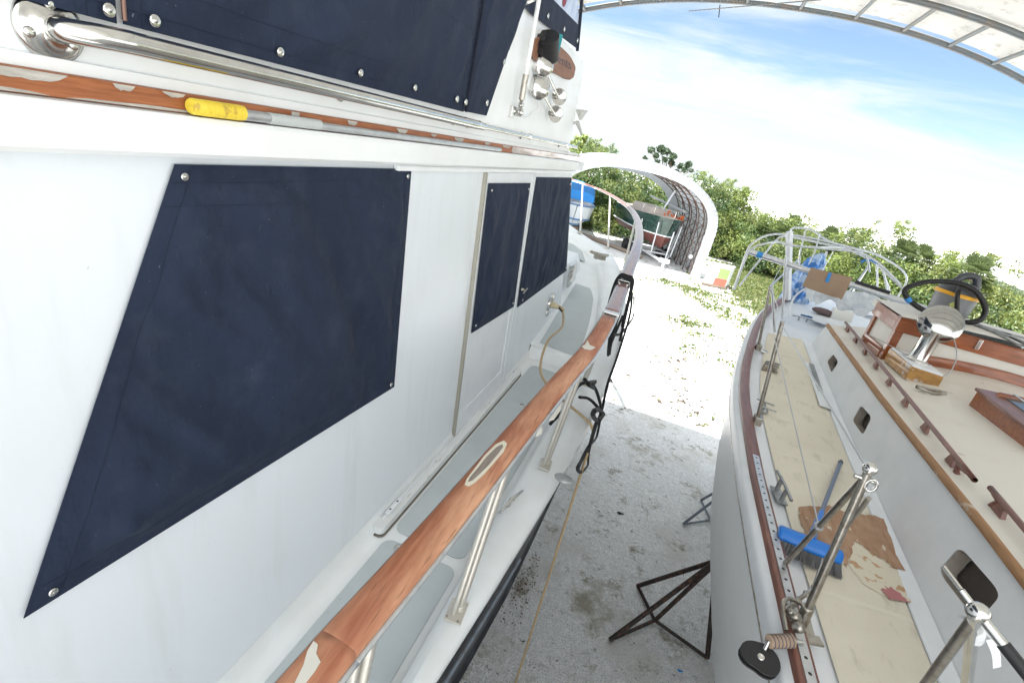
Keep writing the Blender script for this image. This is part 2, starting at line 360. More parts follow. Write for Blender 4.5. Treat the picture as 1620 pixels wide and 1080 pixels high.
# ------------------------------------------------------------------ setting: ground
g = MB(); g.add([(-400, -400, GZ), (400, -400, GZ), (400, 900, GZ), (-400, 900, GZ)], [(0, 1, 2, 3)])
build('ground', g, GROUND, base=(0, 0, GZ), kind='structure')

# ------------------------------------------------------------------ overhead canopy we stand under
def hoop_pts(y, a=7.0, b=6.75, c=.6, ex=2.2, off=0, n=48, t0=0, t1=math.pi):
    o = []
    for i in range(n+1):
        t = lerp(t0, t1, i/n); ct, st = math.cos(t), math.sin(t)
        x = (a+off)*abs(ct)**(2/ex)*(1 if ct > 0 else -1); z = (b+off)*max(st, 0)**(2/ex)
        o.append(Vector((c+x, y, GZ+z)))
    return o
shed = thing('canopy_shed', (.6, 0, GZ), 'large arched fabric canopy overhead, with grey steel hoops showing along the top right', 'canopy')
rows = []
ys = [7.93]+[7.9-i*.475 for i in range(0, 20)]
for k, y in enumerate(ys):
    off = .07 if k % 2 == 0 else .04
    rows.append(hoop_pts(y, off=off, n=64)[17:49])
rows[0] = hoop_pts(7.96, off=.07, n=64)[17:49]
build('fabric_cover', MB().loft(rows), FABRIC, shed)
hy = [8.0-.95*i for i in range(6)]+[2.0, .4, -1.2]
for y in hy: build('hoop', MB().tube(hoop_pts(y, n=80), .032 if y < 7.9 else .036, 8), GTUBE, shed)
hp = [hoop_pts(y, n=88) for y in hy[:5]]
for i in range(20, 70, 2):
    for k in range(2):
        if k and i % 6: continue
        build('brace', MB().tube([hp[k][i], hp[k+1][i]], .024, 6), GTUBE, shed)
build('purlin', MB().tube([(4.6, 8, 1.05), (4.6, -1.2, 1.05)], .025, 6), GTUBE, shed)
build('tie_wire', MB().tube([at(1090, 18, Y=7.98), at(1300, 0, Y=6.5)], .006, 4), GTUBE, shed)
build('hanging_string', MB().tube([at(1139, 8, Y=8), at(1137, 28, Y=8)], .006, 4), BLACK, shed)

# =================================================================== MOTOR YACHT (left)
WD = -1.0665
def W(y, z, off=0): return Vector((WD-.07*z+off, y, z))
WN = Vector((1, 0, .07))
def wp(px, py, off=0):
    p = at(px, py, n=WN, d=WD+off); return p.y, p.z
def wbox(mb, y0, y1, z0, z1, o0, o1, mi=0):
    return mb.hexa([W(y0, z0, o0), W(y0, z0, o1), W(y1, z0, o1), W(y1, z0, o0), W(y0, z1, o0), W(y0, z1, o1), W(y1, z1, o1), W(y1, z1, o0)], mi)
yacht = thing('motor_yacht', (-2.05, 2, GZ), 'white cabin motor yacht filling the left side, with teak topped rail and grey side deck', 'motor yacht')
XC = -2.05
EDGE = [(-4, -.62), (-1, -.52), (.3, -.40), (.8, -.325), (1.2, -.28), (1.7, -.23), (2.5, -.165), (3.4, -.11), (4.6, -.11), (5.4, -.165), (6.4, -.30), (7.1, -.47), (7.7, -.66), (8.1, -.95), (8.4, -1.35), (8.65, -1.7), (8.8, -2.05)]
SHEER = [(-4, -1.83), (3.7, -1.80), (4.6, -1.72), (5.4, -1.62), (6.4, -1.52), (7.1, -1.44), (7.7, -1.38), (8.1, -1.34), (8.4, -1.27), (8.65, -1.2), (8.8, -1.15)]
ysm = [-4, -2.5, -1, 0, .5, 1, 1.3, 1.6, 2, 2.5, 3, 3.5, 4, 4.5, 5, 5.4, 5.9, 6.4, 6.8, 7.1, 7.4, 7.7, 7.9, 8.1, 8.25, 8.4, 8.53, 8.65, 8.74, 8.8]
def xe(y):  # smoothed
    return (interp(EDGE, y-.25)+2*interp(EDGE, y)+interp(EDGE, y+.25))/4 if y < 8 else interp(EDGE, y)
def ze(y): return interp(SHEER, y)
def innr(y): return max(.08, xe(y)+.41) if y < 4.4 else lerp(.30, .34, min((y-4.4)/2, 1))
def outward(y):
    d = Vector((xe(y+.05)-xe(y-.05), .1, 0)).normalized(); return Vector((d.y, -d.x, 0))
rows = []
for y in ysm:
    e = Vector((xe(y), y, ze(y))); o = outward(y) if y < 8.75 else Vector((.2, 1, 0)).normalized()
    o = Vector((o.x, o.y, 0))
    k = max(0, 1-max(y-5, 0)/5)
    cen = Vector((XC, y, 0))
    def to_c(f, z, yb=0):
        return Vector((lerp(e.x, XC, f), y-yb, z))
    fr = min(max((y-4)/4.8, 0), 1)
    rows.append([e-o*innr(y)+Vector((0, 0, -.11)), e-o*(innr(y)-.02)+Vector((0, 0, -.03)), e-o*(innr(y)-.06), e-o*.05+Vector((0, 0, .004)), e-o*.015, e+Vector((0, 0, -.02)),
                 e+o*.0+Vector((0, 0, -.05)), to_c(.02*fr+.008, e.z-.055)])
bw = MB().loft(rows)
mir = lambda rs: [[Vector((2*XC-p.x, p.y, p.z)) for p in r][::-1] for r in rs]
bw.loft(mir(rows))
build('bulwark', bw, GELW, yacht)
rows = []
for y in ysm:
    e = Vector((xe(y), y, ze(y))); fr = min(max((y-3.5)/5.3, 0), 1)
    def hp_(f, z, yb=0): return Vector((lerp(e.x, XC, f), y-yb, z))
    kf = min(max((y-1.9)/1.0, 0), 1)
    rows.append([hp_(.02*fr+.006, e.z-.05), hp_(.03*fr+.008+.022*kf, e.z-.3), hp_(.03*fr+.008+.03*kf, e.z-.40), hp_(.05*fr+.03*kf, e.z-.42), hp_(.06+.2*fr+.06*kf, -2.9, .1*fr), hp_(.22+.3*fr, -3.5, .5*fr), hp_(.6+.25*fr, -3.95, 1.2*fr), hp_(.97, -4.15, 1.8*fr), hp_(.98, -4.58, 2*fr)])
build('hull', MB().loft(rows).loft(mir(rows)), NAVY, yacht)
build('rub_strake', MB().tube([(xe(y)+.002, y, ze(y)-.16) for y in ysm[:9]], .010, 8), BLUESTL, yacht)
build('rub_strake', MB().tube([(xe(y)-.0, y, -2.42) for y in ysm[:8]], .012, 8), BLUESTL, yacht)
# decks
dk = MB()
def dz(y): return -1.95 if y < 4.42 else ze(y)-.10
rows = []
for y in ysm[:14]: rows.append([(WD+.136+.04, y, -1.95), (xe(y)-innr(y)+.01, y, -1.95)])
rows[-1] = [(WD+.136+.04, 4.42, -1.95), (xe(4.42)-innr(4.42)+.01, 4.42, -1.95)]
dk.loft(rows)
rows = [[(WD+.136+.0, 4.42, -1.97), (xe(4.42)-.2, 4.42, -1.97)], [(WD+.136, 4.42, -1.84), (xe(4.42)-.2, 4.42, -1.84)], [(WD+.136, 4.44, -1.82), (xe(4.44)-.2, 4.44, -1.82)]]
dk.loft(rows)
rows = []
for y in [4.44, 4.7, 5.1, 5.4, 5.9, 6.4, 6.8, 7.1, 7.4, 7.7, 7.9, 8.1, 8.25, 8.4, 8.53, 8.65]:
    o = outward(y); e = Vector((xe(y), y, 0))-o*(innr(y)-.01); rows.append([(XC, e.y, dz(y)+.04), (lerp(XC, e.x, .5), e.y, dz(y)+.03), (e.x, e.y, dz(y))])
dk.loft(rows)
# cove between deck and cabin side
dk.loft([[W(y, -1.86, .001), W(y, -1.92, .012), W(y, -1.945, .03), W(y, -1.95, .06)] for y in (-4, 4.42)])
build('side_deck', dk, GELW, yacht)
ns = MB()
def nspanel(u0, u1, y0, y1, r=.05):
    pts = roundrect(0, 1, y0, y1, .001, 1); o = []
    for (u, y) in roundrect(0, u1-u0, y0, y1, r, 5):
        xi = u0+u
        o.append((xi, y, -1.948))
    ns.slab(o, (0, 0, 1), .004)
strip = at(655, 862, Z=-1.95).y
nspanel(-.84, -.45, -3.9, strip-.03); nspanel(-.84, -.45, strip+.03, 4.28)
def fdz(x, y):
    o = outward(y); ex = (Vector((xe(y), y, 0))-o*(innr(y)-.01)).x; t = min(max((x-XC)/(ex-XC), 0), 1); z0 = dz(y)
    return z0+.04-.02*t if t < .5 else z0+.03-.06*(t-.5)
frows = []
for y in np.linspace(4.52, 6.95, 12):
    xo = xe(y)-innr(y)-.06-(.0 if y < 6 else (y-6)**2*.35); xi = -.87-.05*(y-4.5)
    if xi > xo: xi = xo-.01
    frows.append([Vector((lerp(xi, xo, t), y, fdz(lerp(xi, xo, t), y)+.006)) for t in np.linspace(0, 1, 8)])
ns.loft(frows)
ns.slab([(p[0], p[1], dz(p[1])+.045) for p in [(-1.3, 7.35), (-1.05, 7.3), (-1.2, 7.75), (-1.5, 8.1), (-1.9, 8.25), (-1.9, 7.4)]], (0, 0, 1), .006)
build('nonskid_panel', ns, NONSKID, yacht)
# low trunk cabin ahead of the windscreen
tk = MB(); tz = -1.22
tk.hexa([(-3.1, 5.0, -1.75), (-.985, 5.0, -1.75), (-1.04, 7.05, -1.55), (-3.0, 7.05, -1.55), (-3.1, 5.0, -1.33), (-1.03, 5.0, -1.33), (-1.12, 6.98, tz-.1), (-3.0, 6.98, tz-.1)])
build('trunk_cabin', tk, GEL, yacht, bev=.03)
ns2 = MB(); ns2.slab([(-1.25, 5.7, -1.325), (-1.25, 6.8, -1.31), (-2.9, 6.8, -1.31), (-2.9, 5.7, -1.325)], (0, 0, 1), .006)
build('trunk_nonskid', ns2, NONSKID, yacht)
vb = MB(); vb.slab([at(x, y, X=-.985) for x, y in ((896, 455), (908, 441), (912, 412), (901, 420))], (1, 0, 0), .02)
dv = build('deck_vent', vb, STEEL, yacht, bev=.004)
for k in range(3):
    f0, f1 = .15+.27*k, .33+.27*k; a_, b_, c_, d_ = [at(x, y, X=-.962) for x, y in ((898, 452), (906, 440), (910, 415), (902, 423))]
    m = MB(); m.slab([lerp(lerp(a_, d_, f0), lerp(b_, c_, f0), .15), lerp(lerp(a_, d_, f0), lerp(b_, c_, f0), .85), lerp(lerp(a_, d_, f1), lerp(b_, c_, f1), .85), lerp(lerp(a_, d_, f1), lerp(b_, c_, f1), .15)], (1, 0, 0), .003)
    build('louvre', m, STEELD, dv)

# cabin side with real thickness
cs = MB()
cs.slab([W(-4, -1.97), W(5.62, -1.97), W(5.62, -1.75), W(4.92, -.18), W(-4, -.18)], (-1, 0, 0), .05)
cs.slab([(2*XC-WD-.136, -4, -1.97), (2*XC-WD-.136, 5.62, -1.97), (2*XC-WD, 4.92, -.18), (2*XC-WD, -4, -.18)], (1, 0, 0), .05)
cs.hexa([(2*XC+1.0, 5.55, -1.8), (-1.0, 5.55, -1.8), (-1.0, 5.6, -1.8), (2*XC+1.0, 5.6, -1.8), (2*XC+1.1, 4.85, -.18), (-1.1, 4.85, -.18), (-1.1, 4.9, -.18), (2*XC+1.1, 4.9, -.18)])
build('cabin_side', cs, GEL, yacht)
# roof edge
FX = -1.0
rf = MB(); prof = [(FX-.20, -.182), (FX-.035, -.182), (FX-.03, -.195), (FX-.01, -.196), (FX, -.186), (FX, -.122), (FX-.008, -.112), (FX-.045, -.110), (FX-.05, -.05), (FX-.4, -.04)]
rf.loft([[(x+(0 if y < 5.0 else -.03), y, z) for x, z in prof] for y in (-4, 0, 2, 4, 5.0, 5.12)], smooth=False)
rf.box(2*XC-FX, FX-.2, -4, 5.14, -.18, -.05)
rf.slab([(x, 5.08, z) for x, z in prof], (0, 1, 0), .05)
build('roof', rf, GELW, yacht)
ey = MB(); a = wp(622, 262); wbox(ey, a[0], 5.0, -.222, -.200, 0, .025); build('drip_moulding', ey, GELW, yacht, bev=.004)
# teak moulding with lifting varnish
tm = MB(); tm.hexa([(FX-.045, -4, -.1095), (FX-.028, -4, -.1095), (FX-.028, 5.02, -.1095), (FX-.045, 5.02, -.1095), (FX-.045, -4, -.070), (FX-.031, -4, -.072), (FX-.031, 5.02, -.072), (FX-.045, 5.02, -.070)])
tk_ = build('teak_moulding', tm, TEAKP, yacht, bev=.002)
rnd = random.Random(3)
def chip(x, y, z, L_, H_, up):
    pts = []; n = 9
    for i in range(n+1):
        t = i/n; pts.append((x, y-L_/2+L_*t, z))
    for i in range(n, -1, -1):
        t = i/n; pts.append((x, y-L_/2+L_*t, z+(-1 if up else 1)*H_*(.08+math.sin(math.pi*t)**.45)*rnd.uniform(.8, 1.1)))
    pe = MB(); pe.slab(pts, (1, 0, 0), .0015); build('lifted_varnish', pe, PEEL, tk_)
for y, l, h, up in [(.50, .06, .012, 1), (.595, .12, .014, 1), (.75, .04, .01, 1), (.85, .05, .008, 1), (1.2, .03, .03, 1), (1.45, .05, .012, 1), (1.75, .08, .014, 1), (2.0, .05, .01, 1), (2.25, .1, .016, 1), (2.6, .08, .012, 1), (2.9, .15, .012, 1), (.5, .25, .006, 0), (.8, .3, .005, 0), (1.15, .2, .006, 0), (1.5, .3, .005, 0), (2, .4, .005, 0), (.4, .2, .012, 1)]:
    chip(FX-.0285, y, -.073 if up else -.108, l, h, up)
build('varnished_moulding', MB().box(FX-.040, FX-.0255, 3.0, 5.02, -.1085, -.073), mat('sky_tinted_varnish', (.36, .28, .30), .2, coat=.5, layers=[((20, 3, 20), 4, .5, .6, (.22, .11, .1), .6)]), tk_)  # sky reflection mixed into the mauve varnish colour
# flybridge side
fb = MB(); FBX = -1.06
fb.slab([(FBX, -4, -.055), (FBX, 4.62, -.055), (FBX, 4.42, .62), (FBX, 2.9, .62), (FBX, -4, .62)], (-1, 0, 0), .05)
fb.hexa([(2*XC-FBX, 4.57, -.055), (FBX-.05, 4.57, -.055), (FBX-.05, 4.615, -.055), (2*XC-FBX, 4.615, -.055), (2*XC-FBX, 4.37, .618), (FBX-.05, 4.37, .618), (FBX-.05, 4.415, .618), (2*XC-FBX, 4.415, .618)])
build('flybridge_side', fb, GELW, yacht, bev=.01)
# grab rail
gr = MB(); g0 = at(78, 48, X=-1.03); gz = .0
gr.tube([(FBX, .655, gz-.006), (FX-.03, .67, gz-.004), (FX, .73, gz), (FX, .85, gz), (FX, 1.5, gz), (FX, 2.35, gz-.002)], .0195, 16, smooth=6)
gr.tube([(FX, 2.35, -.002), (FX, 2.5, -.002), (FX, 4.6, .004)], .0125, 12)
gr.tube([(FX, 2.3, -.002), (FX, 2.44, -.002)], .018, 12)
grail = build('grab_rail', gr, STEEL, yacht)
fl = MB(); fl.lathe((FBX+.001, .655, gz-.006), (1, 0, 0), [(.052, 0), (.052, .005), (.044, .008), (.022, .010), (.02, .016), (.017, .017)], 28)
fo = build('rail_flange', fl, STEEL, grail)
for a in (90, 200, 330):
    sc_ = MB(); sc_.lathe((FBX+.009, .655+.036*math.cos(R(a)), gz-.006+.036*math.sin(R(a))), (1, 0, 0), [(.009, 0), (.008, .003), (.003, .005)], 12)
    build('screw', sc_, STEEL, grail)
for y in (1.42, 2.22, 2.38, 3.2, 4.2):
    b_ = MB(); b_.lathe((FBX, y, -.004), (1, 0, 0), [(.022, 0), (.022, .006), (.009, .010), (.009, .05)], 16); b_.tube([(FX, y-.012, 0), (FX, y+.012, 0)], .019, 12)
    build('rail_bracket', b_, STEEL, grail)

# windows / door ----------------------------------------------------------
dr = MB(); yA = wp(760, 268)[0]; yB = wp(843, 275)[0]
y0d = wp(752, 400)[0]; 
ydl = 2.72; ydr = wp(815, 450)[0]
zt, zb = -.225, -1.90
fw_ = .09
wbox(dr, ydl, ydl+fw_, zb, zt, 0, .014); wbox(dr, ydr-fw_*.7, ydr, zb, zt, 0, .014)
wbox(dr, ydl+fw_, ydr-fw_*.7, zt-.09, zt, 0, .0135); wbox(dr, ydl+fw_, ydr-fw_*.7, zb, zb+.14, 0, .0135)
wbox(dr, ydl+fw_, ydr-fw_*.7, -1.13, -1.07, 0, .0135); wbox(dr, ydl+fw_, ydr-fw_*.7, zb+.14, -1.13, 0, .005)
door = build('sliding_door', dr, WHITEP, yacht, bev=.003)
tr_ = MB(); wbox(tr_, ydl-.045, ydl-.03, zb-.01, zt, 0, .022); wbox(tr_, ydl-.03, ydl-.008, zb-.01, zt, 0, .008)
build('door_track', tr_, mat('aged_alu', (.42, .40, .34), .4, .6), yacht)
t2 = MB(); wbox(t2, ydr+.012, ydr+.04, zb-.03, zt, 0, .02); build('door_jamb', t2, WHITEP, yacht, bev=.003)
for i in range(9): build('rivet', MB().lathe(W(ydl-.037, -.4-.17*i, .022), (1, 0, 0), [(.004, 0), (.002, .002)], 8), STEEL, yacht)
lk = MB(); yl, zl = wp(823, 457); lk.lathe(W(yl, zl, .01), (1, 0, 0), [(.013, 0), (.013, .02), (.006, .022), (.006, .04)], 12); lk.tube([W(yl-.05, zl-.012, .045), W(yl+.05, zl+.008, .045)], .006, 8)
build('door_latch', lk, STEELD, door)
# sill with chipped paint
si = MB()
def silbox(y0, y1, z0, z1, o0, o1):
    wbox(si, y0, y1, z0, z1, o0, o1)
out_ = []
for u, y in roundrect(0, .065, 1.74, 4.0, .03, 5): out_.append(W(y, -1.935, .005+u))
si.slab(out_, (0, 0, 1), .04)
cau = MB(); cau.slab([W(y, -1.9445, -.004+u) for u, y in roundrect(0, .081, 1.73, 4.01, .035, 5)], (0, 0, 1), .004)
sill = build('door_sill', si, CHIP, yacht, bev=.004)
build('sill_caulk', cau, mat('dirty_caulk', (.16, .15, .13), .8), sill)
s2_ = MB(); wbox(s2_, 1.80, 4.0, -1.894, -1.885, .008, .016); wbox(s2_, 1.80, 4.0, -1.894, -1.885, .032, .040)
build('sill_track', s2_, WHITEP, sill)
s3 = MB(); wbox(s3, 1.83, 1.97, -1.884, -1.872, .028, .052); build('sill_stop', s3, WHITEP, sill, bev=.003)
for y in (1.86, 1.93): build('screw', MB().lathe(W(y, -1.872, .04), (0, 0, 1), [(.006, 0), (.005, .001)], 8), BLACK, sill)

# stanchions and teak topped rail ----------------------------------------
RP = [(470, 1097, -.95), (500, 1060, -.95), (540, 1012, -.95), (705, 822, -.945), (820, 683, -.94), (890, 600, -.93), (936, 547, -.92), (969, 491, -.90), (986, 450, -.87), (998, 418, -.83), (1008, 392, -.79), (1012, 368, -.76), (1009, 347, -.73), (998, 330, -.70), (975, 313, -.66), (950, 300, -.63), (925, 291, -.60), (905, 284, -.58)]
rp = [at(x, y, Z=z) for x, y, z in RP]
d0 = (rp[1]-rp[2]).normalized(); rp = [rp[1]+d0*1.9, rp[1]+d0*.8]+rp[1:]
rpt = cat(rp, 8)
def nearest(px, py):
    r = ray(px, py); return min(rpt, key=lambda p: (p.normalized()-r).length)
def railsec(pts, w_, h, z0, crown=0):
    rows = []
    for i, p in enumerate(pts):
        t = (pts[min(i+1, len(pts)-1)]-pts[max(i-1, 0)]); t.z = 0; t.normalize(); s_ = Vector((t.y, -t.x, 0))
        prof = [(-w_/2, 0), (-w_/2, h*.6), (-w_/2+.006, h*.93), (-w_*.2, h+crown), (w_*.2, h+crown), (w_/2-.006, h*.93), (w_/2, h*.6), (w_/2, 0), (-w_/2, 0)]
        rows.append([p+s_*a+Vector((0, 0, z0+b)) for a, b in prof])
    m = MB().loft(rows)
    for r_ in (rows[0], rows[-1]): m.add(r_[:-1], [tuple(range(len(r_)-1))])
    return m
def ycut(a, b): return [p for p in rpt if a <= p.y <= b]
k_split = min(range(len(rpt)), key=lambda i: abs(rpt[i].y-2.62))
k2 = min(range(len(rpt)), key=lambda i: (rpt[i]-at(968, 492, Z=-.9)).length)
k3 = min(range(len(rpt)), key=lambda i: (rpt[i]-at(987, 447, Z=-.87)).length)
hr = build('handrail', railsec(rpt[:k2-1], .086, .022, -.011, .002), TEAK, yacht, recalc=True)
hr2 = build('handrail', railsec(rpt[k2-1:k3], .088, .022, -.011, .002), TEAKV, yacht, label='dark varnished forward rail section', recalc=True)
hr3 = build('handrail', railsec(rpt[k3:], .088, .022, -.011, .002), TEAKV, yacht, label='curved varnished bow rail section', recalc=True)
build('rail_edging', railsec(rpt, .104, .007, -.019), ALU, yacht, recalc=True)
for k in (k2-1, k3):
    cl = MB(); p = rpt[k]; t = (rpt[k+1]-rpt[k-1]).normalized(); s_ = t.cross(Vector((0, 0, 1))).normalized()
    cl.obox(p+Vector((0, 0, .002)), s_, t, s_.cross(t), .050, .028, .014)
    for a in (-.02, .02): cl.lathe(p+s_*a*.5+Vector((0, 0, .016)), (0, 0, 1), [(.006, 0), (.004, .002)], 10)
    build('rail_joint', cl, STEEL, yacht, bev=.004)
# filler patches on the sanded rail
def rail_patch(c0, c1, c2_, c3, matr, th, z=-.945):
    pass
pt = MB(); pc = [(735, 767), (738, 758), (750, 742), (766, 721), (784, 703), (797, 697), (802, 702), (797, 714), (782, 732), (766, 750), (752, 763), (742, 769)]
def rt(x, y):
    z = -.93
    for _ in range(3): z = nearest(x, y).z+.0138
    return at(x, y, Z=z)
pt.slab([rt(x, y) for x, y in pc][::-1], (0, 0, 1), .002)
build('filler_ring', pt, mat('cream_paint', (.74, .70, .58), .6), hr)
pt = MB(); pc2 = [(740, 763), (743, 756), (755, 742), (769, 724), (784, 709), (794, 703), (796, 707), (789, 717), (774, 735), (760, 749), (748, 760)]
pt.slab([rt(x, y)+Vector((0, 0, .002)) for x, y in pc2][::-1], (0, 0, 1), .001)
build('bare_patch', pt, mat('grey_weathered_wood', (.30, .26, .23), .8, layers=[((90, 9, 90), 4, .4, .7, (.18, .15, .13), .8)]), hr)
OLDP = mat('old_cream_paint', (.70, .68, .62), .6)
pt = MB()
pc3 = [(466, 1080), (480, 1052), (486, 1030), (496, 1014), (503, 1020), (500, 1034), (507, 1047), (498, 1062), (480, 1085)]
pt.slab([rt(x, y) for x, y in pc3][::-1], (0, 0, 1), .002)
build('filler_patch', pt, OLDP, hr)
for c in ([(868, 665), (880, 648), (890, 636), (886, 650), (876, 664)], [(846, 692), (853, 679), (858, 674), (857, 686)], [(920, 548), (926, 545), (929, 538), (933, 546), (942, 550), (934, 554), (924, 552)]):
    pt = MB(); pt.slab([rt(x, y) for x, y in c][::-1], (0, 0, 1), .002)
    build('filler_patch', pt, OLDP, hr)
if 0: build('filler_ring', pt, mat('cream_paint_old', (.70, .68, .62), .6), hr)
# posts
posts = [((727, 962), -1.805, (838, 690)), ((865, 733), -1.795, (937, 560)), ((925, 605), -1.73, (962, 505)), ((985, 430), -1.42, (993, 350)), ((962, 393), -1.35, (963, 315)), ((918, 368), -1.25, (918, 300)), ((540, 1230), -1.81, (625, 960))]
for (bx, by), z, (tx, ty) in posts:
    b0 = at(bx, by, Z=z); t_ = nearest(tx, ty)-Vector((0, 0, .02))
    m = MB(); m.tube([b0, t_], .0155, 12)
    if by > 500: m.tube([b0+Vector((-.012, -.035, 0)), t_+Vector((-.012, -.03, 0))], .013, 10)
    po = build('rail_post', m, POSTM, yacht)
    m = MB(); m.obox(b0+Vector((-.005, -.02, .004)), (1, .1, 0), (-.1, 1, 0), (0, 0, 1), .036, .055, .004); m.lathe(b0+Vector((0, 0, .006)), t_-b0, [(.024, 0), (.022, .02), (.016, .022)], 14)
    build('post_base', m, POSTM, po, bev=.002)
    for i in (-1, 1):
        for j in (-1, 1): build('screw', MB().lathe(b0+Vector((i*.024-.005, j*.042-.02, .008)), (0, 0, 1), [(.006, 0), (.005, .002)], 8), STEELD, po)
# deck fittings
for (px, py), z in (((825, 640), -1.944), ((632, 868), -1.944)):
    m = MB(); c = at(px, py, Z=z); m.lathe(c, (0, 0, 1), [(.03, 0), (.028, .004), (.016, .006), (.014, .003)], 20); build('deck_fill_cap', m, STEEL, yacht)
m = MB(); c = at(948, 410, Z=-1.36); m.lathe(c, (0, 0, 1), [(.05, 0), (.045, .02), (.02, .04)], 14); m.tube([c+Vector((-.14, -.1, .09)), c+Vector((0, 0, .06)), c+Vector((.1, .08, .07))], [.02, .03, .02], 8); m.obox(c+Vector((0, 0, .03)), (1, .5, 0), (-.5, 1, 0), (0, 0, 1), .08, .04, .03)
build('bow_cleat', m, STEELD, yacht, bev=.004)
m = MB(); c = at(806, 800, Z=-1.83); m.tube([c+Vector((-.02, -.12, .035)), c+Vector((0, 0, .045)), c+Vector((.03, .12, .035))], [.006, .012, .006], 8); m.tube([c+Vector((0, -.03, 0)), c+Vector((0, -.03, .045))], .01, 8); m.tube([c+Vector((.005, .03, 0)), c+Vector((.005, .03, .045))], .01, 8)
build('midship_cleat', m, STEEL, yacht)
m = MB(); c = at(893, 757, X=-.13); m.ball(Vector((-.13, c.y, c.z)), .05, (1.2, .8, .35)); build('hull_fitting', m, GALV, yacht)
# power inlet, horn pieces
m = MB(); yi, zi = wp(868, 480); 
m.lathe(W(yi, zi, 0), (1, 0, 0), [(.055, 0), (.055, .02), (.05, .03), (.035, .03), (.035, .012)], 20)
inlet = build('power_inlet', m, STEEL, yacht)
m = MB(); m.lathe(W(yi-.02, zi+.09, .03), (1, -.2, .2), [(.04, 0), (.04, .012), (.02, .016)], 16); m.lathe(W(yi, zi-.10, .0), (1, 0, 0), [(.045, 0), (.045, .012), (.03, .018)], 18); build('inlet_cover', m, STEEL, inlet)
m = MB(); c = at(872, 505, Z=dz(4.6)+.02); m.lathe(Vector((-.86, yi+.0, -1.79)), (0, 0, 1), [(.045, 0), (.04, .012), (.02, .016)], 18); build('deck_cap', m, STEEL, yacht)

# flybridge fittings on the white venturi panel
def fx_(px, py, x=FBX): return at(px, py, X=x)
nb = MB(); corners = [(843, 62), (863, 54), (899, 88), (908, 106), (905, 122), (897, 127), (868, 112), (838, 92)]
pts = [fx_(x, y, FBX+.004) for x, y in corners]; 
nb.slab(roundpoly(pts[::-1], .25), (1, 0, 0), .015); nboard = build('name_board', nb, WOODN, yacht)
tcu = bpy.data.curves.new('lettering', 'FONT'); tcu.body = 'Currents'; tcu.extrude = .002; tcu.size = 1; tcu.align_x = 'LEFT'
to = bpy.data.objects.new('lettering', tcu); COL.objects.link(to)
dg = bpy.context.evaluated_depsgraph_get(); tm_ = bpy.data.meshes.new_from_object(to.evaluated_get(dg)); bpy.data.objects.remove(to)
a = fx_(851, 84, FBX+.0195); b2 = fx_(904, 111, FBX+.0195); upc = fx_(900, 92, FBX+.0195)
wx = max(v.co.x for v in tm_.vertices)
ux = (b2-a)/wx; vy = (fx_(903, 95, FBX+.0195)-b2)/.72*1.0
vv = [a+ux*v.co.x+vy*v.co.y+Vector((1, 0, 0))*v.co.z for v in tm_.vertices]
build('lettering', MB().add(vv, [tuple(p.vertices) for p in tm_.polygons]), LETTER, nboard)
m = MB(); c0 = fx_(866, 58, FBX+.05); c1 = fx_(866, 92, FBX+.05); m.tube([c0, c1], .068, 24); m.box(FBX, FBX+.05, c0.y-.03, c0.y+.03, c1.z, c0.z)
lamp = build('side_light', m, BLACK, yacht)
m = MB(); m.lathe(c1+Vector((.03, .055, -.01)), (0, 0, 1), [(.018, 0), (.018, .15)], 12); build('lamp_lens', m, mat('teal_lens', (.01, .25, .27), .2), lamp)
for (bx, by, br), (sx, sy, sr) in (((861, 100, .070), (883, 154, .054)), ((855, 137, .070), (877, 181, .054))):
    m = MB(); c = fx_(bx, by, FBX+.06); ax = Vector((.6, -.8, .1))
    m.lathe(c-ax.normalized()*.03, ax, [(br*.7, -.02), (br, 0), (br*1.03, .008), (br*.96, .012), (br*.85, .02), (br*.5, .034), (br*.1, .038), (0, .038)], 24)
    e = fx_(sx, sy, FBX+.05); m.tube([c-ax.normalized()*.02, e], .009, 10); hn = build('horn', m, STEEL, yacht)
    m = MB(); m.lathe(e+ax.normalized()*.0, ax, [(.008, -.03), (.012, -.01), (sr*.6, .0), (sr, .018), (sr*1.02, .02), (sr*.95, .018), (sr*.5, .002), (0, -.005)], 22); m.tube([e-Vector((.04, 0, 0)), e-Vector((.01, 0, 0))], .012, 8)
    build('horn_bell', m, STEEL, hn)
# aerial with ratchet mount
m = MB(); a0 = fx_(858, 0, FBX+.03); a0 = fx_(852, 0, FBX+.04); a1 = fx_(832, 118, FBX+.05); a2 = fx_(825, 158, FBX+.05)
m.tube([a1+(a1-a2).normalized()*2.4, a1], [.007, .013], 10); ant = build('aerial', m, mat('aerial_white', (.8, .82, .83), .3), yacht)
m = MB(); m.tube([a1, a2], .0165, 12); build('aerial_ferrule', m, STEELD, ant)
m = MB(); a3 = fx_(823, 178, FBX+.03); m.tube([a2, a3], .012, 8); m.lathe(a3, (1, 0, 0), [(.024, -.03), (.024, .012), (.012, .018)], 16); c = fx_(810, 177, FBX+.008); m.obox(c, (1, 0, 0), (0, 1, 0), (0, 0, 1), .012, .028, .03); m.ball(a2+(a3-a2)*.4, .017)
build('aerial_mount', m, STEEL, ant, bev=.003)
m = MB(); m.tube([fx_(834, 137, FBX+.05), fx_(848, 150, FBX+.03), fx_(851, 168, FBX+.02), fx_(838, 184, FBX+.015), fx_(826, 185, FBX+.02)], .0035, 8, smooth=6); build('aerial_cable', m, WHITEP, ant)
